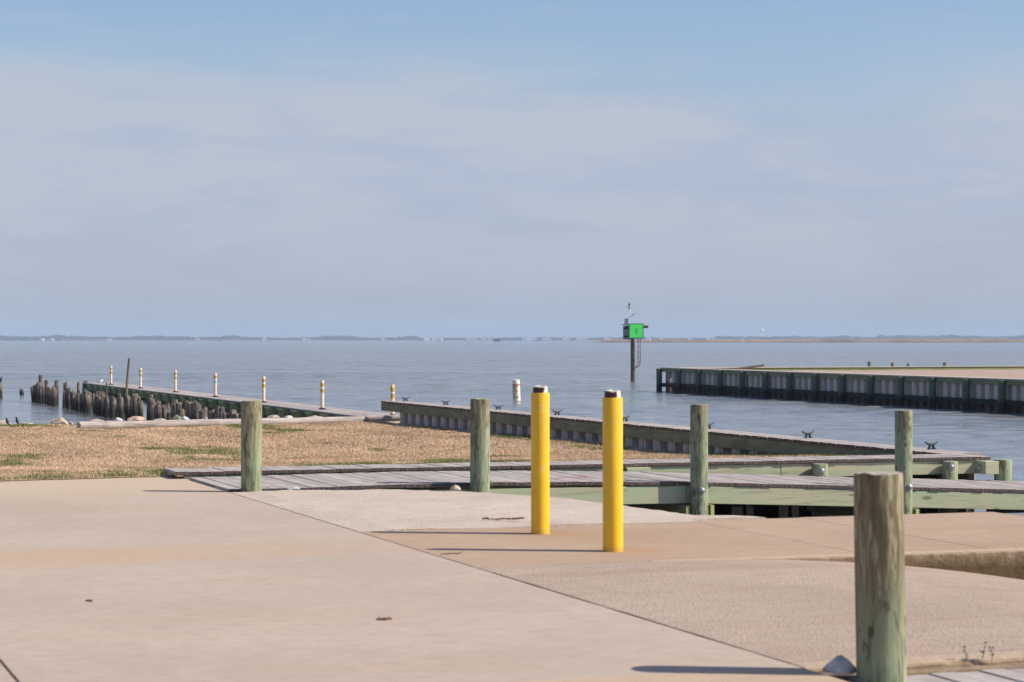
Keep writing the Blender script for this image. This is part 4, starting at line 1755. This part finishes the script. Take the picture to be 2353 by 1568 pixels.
# ------------------------------------------------------------------ green channel marker
def build_channel_marker():
    Y = 147.
    p = far(1454, Y, WATER)
    t_ = thing('channel_marker', 'timber channel marker with square green board numbered 1, ladder and light mast', 'navigation marker', p, 0)
    o = -WATER
    mb = MB()
    mb.tube([(0.02, 0, -1.5), (0, 0, o + 1), (-.01, 0, o + 2.35)], [.155, .14, .13], 18)
    me = mb.mesh('pile', m_pile('marker_pile_wood', .35, green_to=-3, top=(.13, .095, .065)), smooth=True)
    link('pile', me, t_)
    # board facing the camera, slightly turned
    bd = link('dayboard', None, t_, (.212, -.24, o + 2.10), (0, 0, R(6)))
    bd.empty_display_size = .1
    mb = MB()
    mb.box(-.48, .48, 0, .02, -.49, .49)
    link('border', mb.mesh('border', M['green_dark'], bevel=.003), bd)
    mb = MB()
    mb.box(-.42, .42, -.006, 0, -.43, .43)
    link('green_face', mb.mesh('green_face', M['green_board']), bd)
    num = text_mesh('1', .52, M['green_dark'], 'number')
    no = link('number', num, bd, (0, -.012, -.03), (R(90), 0, 0))
    # second board on the other side, seen from behind
    b2 = link('rear_dayboard', None, t_, (-.36, .45, o + 2.0), (0, 0, R(118)))
    b2.empty_display_size = .1
    mb = MB()
    mb.box(-.48, .48, -.02, .0, -.46, .46)
    link('plywood', mb.mesh('plywood', M['grey_board'], bevel=.003), b2)
    mb = MB()
    mb.box(-.40, .40, .0, .05, -.30, -.22)
    mb.box(-.40, .40, .0, .05, .22, .30)
    link('batten', mb.mesh('batten', M['waler_wet']), b2)
    mb = MB()
    mb.box(-.45, 1.0, -.06, .08, o + 2.28, o + 2.46)
    link('cross_timber', mb.mesh('cross_timber', m_timber('brown_timber', (.16, .12, .09), (.10, .075, .06), 'x'), bevel=.01), t_)
    mb = MB()
    mb.box(-.70, .25, -.20, .45, o + 2.50, o + 2.54)
    link('platform', mb.mesh('platform', M['waler_wet'], bevel=.01), t_)
    mb = MB()
    mb.box(-.53, -.29, -.12, .12, o + 2.54, o + 2.86)
    mb.box(-.54, -.28, -.13, .13, o + 2.86, o + 2.90)
    link('battery_box', mb.mesh('battery_box', M['galv'], bevel=.008), t_)
    mb = MB()
    mb.cyl(.022, o + 2.54, o + 3.64, 8, (-.24, 0))
    mb.cyl(.05, o + 3.35, o + 3.62, 8, (-.215, 0), r1=.055)
    link('mast', mb.mesh('mast', M['white'], smooth=True), t_)
    mb = MB()
    mb.tube([(-.18, 0, o + 3.0), (.16, 0, o + 3.26)], .022, 8)
    mb.cyl(.035, o + 2.96, o + 3.03, 8, (-.17, 0))
    link('solar_arm', mb.mesh('solar_arm', M['galv'], smooth=True), t_)
    mb = MB()
    mb.cyl(.16, o + 3.62, o + 3.665, 16, (-.21, 0))
    link('light_plate', mb.mesh('light_plate', M['galv'], smooth=True), t_)
    mb = MB()
    mb.cyl(.085, o + 3.665, o + 3.72, 14, (-.22, 0))
    link('lamp_base', mb.mesh('lamp_base', M['white'], smooth=True), t_)
    mb = MB()
    mb.cyl(.06, o + 3.72, o + 3.88, 14, (-.22, 0), r1=.05)
    mb.cyl(.008, o + 3.88, o + 3.97, 6, (-.24, 0))
    link('lantern', mb.mesh('lantern', M['iron'], smooth=True), t_)
    # ladder
    lad = link('ladder', None, t_, (0, 0, 0))
    lad.empty_display_size = .1
    for (x, y) in ((.33, -.18), (.49, .16)):
        mb = MB()
        pts = [(x, y, o + 1.75), (x, y, o + .1), (x - .03, y, o - .08), (x - .10, y * .9, o - .2), (.2, y * .7, o - .27), (.10, y * .5, o - .31)]
        mb.tube(pts, .026, 6)
        link('rail', mb.mesh('rail', M['rust'], smooth=True), lad)
    for z in (1.40, 1.07, .74, .41, .08):
        mb = MB()
        mb.tube([(.33, -.18, o + z), (.49, .16, o + z)], .022, 6)
        link('rung', mb.mesh('rung', M['rust'], smooth=True), lad)


build_channel_marker()


# ------------------------------------------------------------------ bulkhead across the channel
M['vinyl_far'] = m_vinyl_dark_foot(-.78, (.60, .52, .47), (.48, .42, .39))


FT = TH - .0305
_q = W(39.86, 48)
_f1 = Vector((math.cos(FT), math.sin(FT), 0))
_f2 = Vector((-math.sin(FT), math.cos(FT), 0))
FQ = _q - _f1 * 40.15 - _f2 * 48


def build_far_quay():
    t_ = thing('channel_bulkhead', 'dark green timber bulkhead with grey corrugated sheets across the channel at right', 'bulkhead', FQ, FT)
    A = 40.15
    zt = .10
    C0, C1 = 14.0, 83.6
    c = C0
    mbb = MB()
    mbb.box(0, .9, 0, 3.64, -.05, 0)
    me = mbb.mesh('cap_plank', M['cap_beige'], bevel=.004)
    while c < C1:
        o = link('cap_plank', me, t_, (A - .02, c, zt))
        if c + 3.64 > C1:
            o.scale.y = (C1 - c) / 3.64
        c += 3.66
    waler_rows(t_, 'waler', 'c', C1 - C0 - .2, C0, A + .02, .09, zt - .225, zt - .055, M['far_green'], seg=3.66)
    waler_rows(t_, 'low_waler', 'c', C1 - C0 - .2, C0, A + .02, .12, -.90, -.70, M['waler_wet'], seg=3.66)
    # piles stand proud of the walers at the surveyed rhythm
    pm = pile_mesh(.15, -3.0, .045, 60, [M['far_pile'], M['end']], seg=16)
    c = 83.45
    k = 0
    while c > C0:
        link('pile', pm, t_, (A - .10, c, 0))
        mb = None
        c -= 2.72
    sm = sheet_mesh(.66, .22, 3.2, M['vinyl_far'])
    c = 82.4
    while c > C0 + .7:
        link('sheet_panel', sm, t_, (A + .37, c, .06), (0, 0, R(-90)))
        c -= .663


M['cap_beige'] = m_timber('beige_cap_plank', (.50, .44, .38), (.42, .36, .31), 'y', knots=False)
M['far_green'] = m_timber('green_waler_timber', (.225, .235, .13), (.17, .185, .11), 'y', knots=False)


def m_far_pile():
    m, t = material('tide_stained_green_pile')
    v = t.offset_rnd(t.coords())
    z = t.sep(t.coords())[2]
    n1 = t.noise(t.mapping(v, (1, 1, .3)), 8, 4, .6)
    col = t.mix(t.smooth(n1, .35, .65), (.125, .145, .095), (.085, .105, .075))
    wz = t.math('ADD', z, t.math('MULTIPLY', t.math('SUBTRACT', n1, .5), .4))
    col = t.mix(t.smooth(wz, -.85, -.6, 1, 0), col, (.016, .018, .024))
    t.out(col, .8, None, spec=.25)
    return m


M['far_pile'] = m_far_pile()
build_far_quay()


def build_spoil():
    m, t = material('sandy_gravel')
    v = t.coords()
    n1 = t.noise(v, 6, 6, .7)
    n2 = t.noise(v, .4, 5, .6)
    col = t.mix(t.smooth(n1, .35, .65), (.42, .315, .26), (.30, .225, .19))
    col = t.mix(t.math('MULTIPLY', t.smooth(n2, .45, .7), .5), col, (.46, .38, .30))
    t.out(col, .95, t.bump(n1, .6, .05), spec=.1)
    mb = MB()
    A = [40.6 + i * 1.0 for i in range(45)]
    C = [10 + i * 1.0 for i in range(72)]
    vs = []
    for a in A:
        for c in C:
            cf = 81.3 + (a - 40.6) * .14
            cc = min(c, cf)
            tt = smooth01((cf - cc) / 10.)
            z = -.40 + .47 * tt + .05 * noise.noise(Vector((a * .3, c * .3, 0))) * smooth01((a - 40.6) / 3)
            z -= .0
            vs.append((a, cc, z if a > 40.7 else min(z, .05)))
    n = len(C)
    fs = [(i * n + j, i * n + j + 1, (i + 1) * n + j + 1, (i + 1) * n + j) for i in range(len(A) - 1) for j in range(n - 1)]
    mb.add(vs, fs)
    structure('gravel_flat', mb.mesh('gravel_flat', m, smooth=True), FQ, FT)


build_spoil()


def build_back_quay():
    # far side of the gravel flat, seen from inside
    base = FQ + _f1 * 40.3 + _f2 * 82.7
    an = math.atan2(125.32 - 116.6, 27.41 - 7.6)
    t_ = thing('seaward_bulkhead', 'low olive timber bulkhead with beige cap along the far side of the gravel flat', 'bulkhead', (base.x, base.y, 0), an)
    L_ = 60
    x = 0
    while x < L_:
        mb = MB()
        mb.box(0, 3.64, -.02, .45, .05, .10)
        link('cap_plank', mb.mesh('cap_plank', M['cap_beige'], bevel=.004), t_, (x, 0, 0))
        mb = MB()
        mb.box(0, 3.65, .02, .10, -.14, .048)
        link('waler', mb.mesh('waler', M['olive_lit']), t_, (x, 0, 0))
        x += 3.66
    sm = sheet_mesh(.61, .2, 3.0, M['vinyl_wet'])
    x = 0
    while x < L_:
        link('sheet_panel', sm, t_, (x, .34, .0))
        x += .613
    return t_


M['olive_lit'] = m_timber('yellow_green_waler', (.27, .28, .09), (.20, .19, .085), 'x', knots=False)
build_back_quay()
M['sea_pile'] = m_pile('grey_sea_pile', 0, green_to=-3, top=(.17, .165, .125))
for (x, yt, yb, w, lab, tl) in [(1998, 831, 842, 6.6, 'leftmost and tallest pile top poking above the seaward bulkhead', 0), (2051.5, 834, 842, 7, 'second pile top from the left above the seaward bulkhead', 0),
                                (2086, 835.5, 842, 6, 'leaning low pile top above the seaward bulkhead', 30), (2171.5, 833, 842, 7, 'rightmost pile top above the seaward bulkhead', 0)]:
    Yb = 118.5 + (x - 1730) * .0115 + 1.2
    zt = EYE - (yt - 780.5) * Yb / 5229
    r = w * 1.3 * Yb / 5229 / 2
    p = far(x, Yb, 0)
    o = link('sea_pile', pile_mesh(r, -3.0 if not tl else -.3, zt, 70 + int(x), [M['sea_pile'], M['end']], seg=14), None, (p.x, p.y, 0), (0, R(tl * .4), 0))
    tag(o, lab, 'pile', 'pile tops behind the seaward bulkhead')
# broken plank lying on the bulkhead cap
pp = far(1722, 113.2, .17)
mb = MB()
mb.box(-.75, .75, -.10, .10, -.05, .05)
tag(link('loose_timber', mb.mesh('loose_timber', m_timber('reddish_plank', (.20, .13, .09), (.15, .10, .07), 'x'), bevel=.01), None, pp, (0, R(-7), R(10))),
    'loose brown timber lying tilted near the left tip of the channel bulkhead', 'timber')

# ------------------------------------------------------------------ far shore
def interp(tab, x):
    for i in range(len(tab) - 1):
        if x <= tab[i + 1][0]:
            t_ = (x - tab[i][0]) / (tab[i + 1][0] - tab[i][0])
            return tab[i][1] + (tab[i + 1][1] - tab[i][1]) * max(0, min(1, t_))
    return tab[-1][1]


PROF = [(-3000, 771), (0, 770), (15, 769.8), (30, 773), (75, 772), (110, 771.5), (135, 768.5), (160, 772), (200, 773), (250, 774), (300, 773), (340, 771), (400, 772), (450, 774), (500, 773),
        (535, 770), (575, 774), (650, 776), (700, 775.5), (750, 771.5), (795, 772), (850, 776), (925, 774), (945, 771.5), (970, 776), (1050, 776), (1085, 774.3), (1130, 776.5), (1175, 775), (1225, 774.5),
        (1280, 774), (1300, 775), (1370, 776), (1395, 773.5), (1420, 775), (1500, 774.5), (1532, 777), (1640, 776), (1651, 771), (1675, 771.5), (1700, 773), (1780, 773), (1810, 771.3), (1846, 773), (1900, 773), (1935, 770.5),
        (1958, 774), (2015, 773), (2025, 770), (2090, 770.5), (2130, 772), (2180, 768.8), (2230, 771), (2280, 773), (2340, 771), (2600, 770), (6000, 771)]


def build_far_woods():
    m, t = material('distant_foliage')
    v = t.coords()
    n1 = t.noise(v, .06, 5, .7)
    col = t.mix(t.smooth(n1, .35, .65), (.032, .042, .035), (.06, .06, .045))
    t.out(col, .95, None, spec=.0)
    ico = bmesh.new()
    bmesh.ops.create_icosphere(ico, subdivisions=1, radius=1)
    iv = [v_.co.copy() for v_ in ico.verts]
    fi = [tuple(v_.index for v_ in f.verts) for f in ico.faces]
    ico.free()
    mb = MB()
    rnd = random.Random(5)
    for layer, Y in enumerate((5000, 5080, 5180)):
        x = -3200
        while x < 3200:
            px = 1176.5 + x / Y * 5229
            top = EYE + (780.5 - interp(PROF, px)) * Y / 5229
            h = (top - WATER) * rnd.uniform(.72, 1.06) * (1 if layer else .86)
            w = rnd.uniform(5, 11)
            off = [rnd.uniform(.8, 1.2) for _ in iv]
            # crown
            cz = WATER + h * .62
            mb.add([(x + q.x * w * s_, Y + q.y * w * s_, cz + q.z * h * .40 * s_) for q, s_ in zip(iv, off)], fi)
            # skirt of undergrowth so the wood stands on the shore
            mb.add([(x + q.x * w * 1.15, Y - 6 + q.y * w, WATER + h * .28 + q.z * h * .34) for q in iv], fi)
            x += rnd.uniform(5, 11)
    me = mb.mesh('far_woods', m)
    o = link('far_woods', me)
    o['kind'] = 'stuff'
    # land under it
    mb = MB()
    mb.box(-5200, 5200, 4985, 5600, WATER - .5, WATER + .6)
    structure('far_shore', mb.mesh('far_shore', m_plain('far_shore_soil', (.20, .16, .12), .95, scale=.01)))


build_far_woods()


def build_marsh(name, x0, x1, Y, ybase, hfun, depth, mat, step=1.6, rows=5):
    rnd = random.Random(int(Y))
    mb = MB()
    # reed tufts as small tapered ridges
    X0 = (x0 - 1176.5) * Y / 5229
    X1 = (x1 - 1176.5) * Y / 5229
    for r_ in range(rows):
        y = Y + depth * r_ / rows + 2
        x = X0 + r_ * 3
        while x < X1:
            px = 1176.5 + x / Y * 5229
            h = hfun(px, r_) * rnd.uniform(.8, 1.1)
            w = rnd.uniform(.9, 2.2) * step
            ring0 = [(x - w, y - 1.5, WATER), (x + w, y - 1.5, WATER), (x + w, y + 1.5, WATER), (x - w, y + 1.5, WATER)]
            ring1 = [(x - w * .8, y - .8, WATER + h), (x + w * .7, y - .8, WATER + h * rnd.uniform(.85, 1)), (x + w * .8, y + .8, WATER + h), (x - w * .7, y + .8, WATER + h * .92)]
            mb.rings([ring0, ring1])
            x += w * 1.5
    mb.box(X0 - 2, X1, Y - 1, Y + depth, WATER - 1, WATER + .12)
    o = link(name, mb.mesh(name, mat))
    o['kind'] = 'stuff'
    return o


def m_marsh():
    m, t = material('tan_marsh_reeds')
    v = t.coords()
    n1 = t.noise(t.mapping(v, (.02, .02, .3)), 1.0, 5, .6)
    n2 = t.noise(v, .5, 4, .7)
    z = t.sep(v)[2]
    col = t.mix(t.smooth(n1, .42, .60), (.55, .35, .205), (.36, .205, .125))
    col = t.mix(t.math('MULTIPLY', t.smooth(n2, .4, .7), .35), col, (.13, .085, .05))
    col = t.mix(t.smooth(z, WATER + .1, WATER + .9, .6, 0), col, (.05, .03, .03))
    t.out(col, .95, None, spec=.0)
    return m


MARSH = m_marsh()


def hm(px, r_):
    e = smooth01((px - 1357) / 60.)
    b = 2.25 + .35 * noise.noise(Vector((px * .02, r_, 0)))
    for cx, w_ in ((1890, 26), (2160, 55), (2315, 40), (2060, 25)):
        b += .8 * math.exp(-((px - cx) / w_) ** 2)
    return b * e + .25


build_marsh('marsh_island', 1357, 2900, 2010, 787.6, hm, 160, MARSH)
build_marsh('marsh_island', 146, 545, 4100, 783.5, lambda px, r_: 1.7 + .5 * noise.noise(Vector((px * .03, r_, 4))) + (.9 if px < 160 or px > 528 else 0), 60, MARSH, 2.5, 3)
build_marsh('marsh_island', 545, 1150, 4500, 783.2, lambda px, r_: 1.3 + .4 * noise.noise(Vector((px * .03, r_, 9))), 50, MARSH, 3.5, 2)
build_marsh('marsh_island', 1235, 1370, 4300, 783.2, lambda px, r_: 1.3 + .4 * noise.noise(Vector((px * .03, r_, 12))), 50, MARSH, 3.5, 2)
build_marsh('marsh_island', -900, 5, 4300, 783.2, lambda px, r_: 1.0, 50, MARSH, 3.5, 2)


def far_house(x, w, h, lab, Y=4965):
    p = far(x, Y, WATER + .6)
    t_ = thing('white_house', lab, 'house', p, random.uniform(-.4, .4), 'white houses on the far shore')
    mb = MB()
    mb.box(-w / 2, w / 2, -4, 4, 0, h * .62)
    link('wall', mb.mesh('wall', M['house']), t_)
    mb = MB()
    mb.add([(-w / 2 - .4, -4.5, h * .62), (w / 2 + .4, -4.5, h * .62), (w / 2 + .4, 4.5, h * .62), (-w / 2 - .4, 4.5, h * .62), (-w / 2 + 1, 0, h), (w / 2 - 1, 0, h)],
           [(0, 1, 5, 4), (2, 3, 4, 5), (1, 2, 5), (3, 0, 4), (0, 3, 2, 1)])
    link('roof', mb.mesh('roof', M['roof']), t_)


HS = [(97, 7, 5), (118, 9, 5), (250, 8, 4.5), (455, 8, 5), (607, 7, 5), (700, 9, 5), (711, 7, 4), (880, 8, 5), (980, 12, 6), (996, 8, 5), (1009, 14, 5), (1075, 9, 6), (1088, 12, 6), (1111, 11, 5), (1125, 8, 5),
                (1205, 9, 6), (1216, 14, 6.5), (1228, 8, 5), (1252, 12, 6), (1262, 9, 5), (1296, 9, 5.5), (1303, 7, 5), (1332, 15, 6), (1345, 9, 5), (1393, 9, 6), (1402, 7, 4.5), (1490, 8, 6), (1519, 7, 6.5), (1584, 8, 5),
                (1627, 9, 5), (1640, 8, 4.5), (1707, 8, 4)]
for i, (x, w, h) in enumerate(HS):
    far_house(x, w, h, 'tiny white house on the far shore, ' + nth(i, len(HS)))


def build_water_tower():
    Y = 5250
    p = far(1751, Y, WATER + .5)
    t_ = thing('water_tower', 'pale water tower with round tank rising above the distant trees at right', 'water tower', p)
    mb = MB()
    mb.cyl(1.3, 0, 20, 12, r1=.9)
    link('stem', mb.mesh('stem', M['steel_white'], smooth=True), t_)
    mb = MB()
    rings = []
    for i in range(9):
        e = -math.pi / 2 + math.pi * i / 8
        rr = max(.3, 4.0 * math.cos(e))
        rings.append([(rr * math.cos(2 * math.pi * k / 18), rr * math.sin(2 * math.pi * k / 18), 22.8 + 3.3 * math.sin(e)) for k in range(18)])
    mb.rings(rings)
    link('tank', mb.mesh('tank', M['steel_white'], smooth=True), t_)


build_water_tower()


def build_blind(x, Y, w, h, lab):
    p = far(x, Y, WATER)
    t_ = thing('duck_blind', lab, 'duck blind', p)
    mb = MB()
    mb.box(-w / 2, w / 2, -1.5, 1.5, h * .35, h * .9)
    link('hut', mb.mesh('hut', M['thatch']), t_)
    mb = MB()
    mb.add([(-w / 2 - .2, -1.7, h * .9), (w / 2 + .2, -1.7, h * .9), (w / 2 + .2, 1.7, h * .9), (-w / 2 - .2, 1.7, h * .9), (-w / 2 + .6, -1, h), (w / 2 - .9, -1, h * .98), (w / 2 - .9, 1, h * .98), (-w / 2 + .6, 1, h)],
           [(0, 1, 5, 4), (1, 2, 6, 5), (2, 3, 7, 6), (3, 0, 4, 7), (4, 5, 6, 7), (0, 3, 2, 1)])
    link('roof', mb.mesh('roof', M['thatch']), t_)
    for s in (-.45, -.22, 0, .22, .42):
        mb = MB()
        mb.box(s * w - .12, s * w + .12, -1.3, -1.1, -.8, h * .36)
        link('stilt', mb.mesh('stilt', M['thatch']), t_)


build_blind(1141.5, 2150, 6.2, 3.0, 'reddish brown duck blind on stilts far out on the water near the centre')
build_blind(1234, 3600, 7.5, 1.9, 'tiny low dark blind on the horizon right of the larger duck blind')
mb = MB()
mb.cyl(.25, -1, 1.7, 8)
tag(link('water_stake', mb.mesh('water_stake', M['waler_wet']), None, far(1154.5, 2150, WATER)), 'tiny dark stake in the water just right of the duck blind', 'stake')
mb = MB()
mb.cyl(.5, -1, 2.0, 8)
tag(link('water_stake', mb.mesh('water_stake', M['waler_wet']), None, far(621, 3800, WATER)), 'tiny dark stake on the horizon left of centre', 'stake')


# ------------------------------------------------------------------ air
def build_haze():
    m = bpy.data.materials.new('haze_air')
    m.use_nodes = True
    t = NT(m.node_tree)
    pv = t.n('ShaderNodeVolumePrincipled')
    pv.inputs['Color'].default_value = (.60, .77, 1, 1)
    pv.inputs['Density'].default_value = 1.8e-4
    pv.inputs['Anisotropy'].default_value = .0
    o = t.n('ShaderNodeOutputMaterial')
    t.l(pv.outputs[0], o.inputs['Volume'])
    mb = MB()
    mb.box(-8200, 8200, -400, 7300, WATER - 4.5, 34)
    h = link('haze', mb.mesh('haze', m))
    h['kind'] = 'stuff'


build_haze()
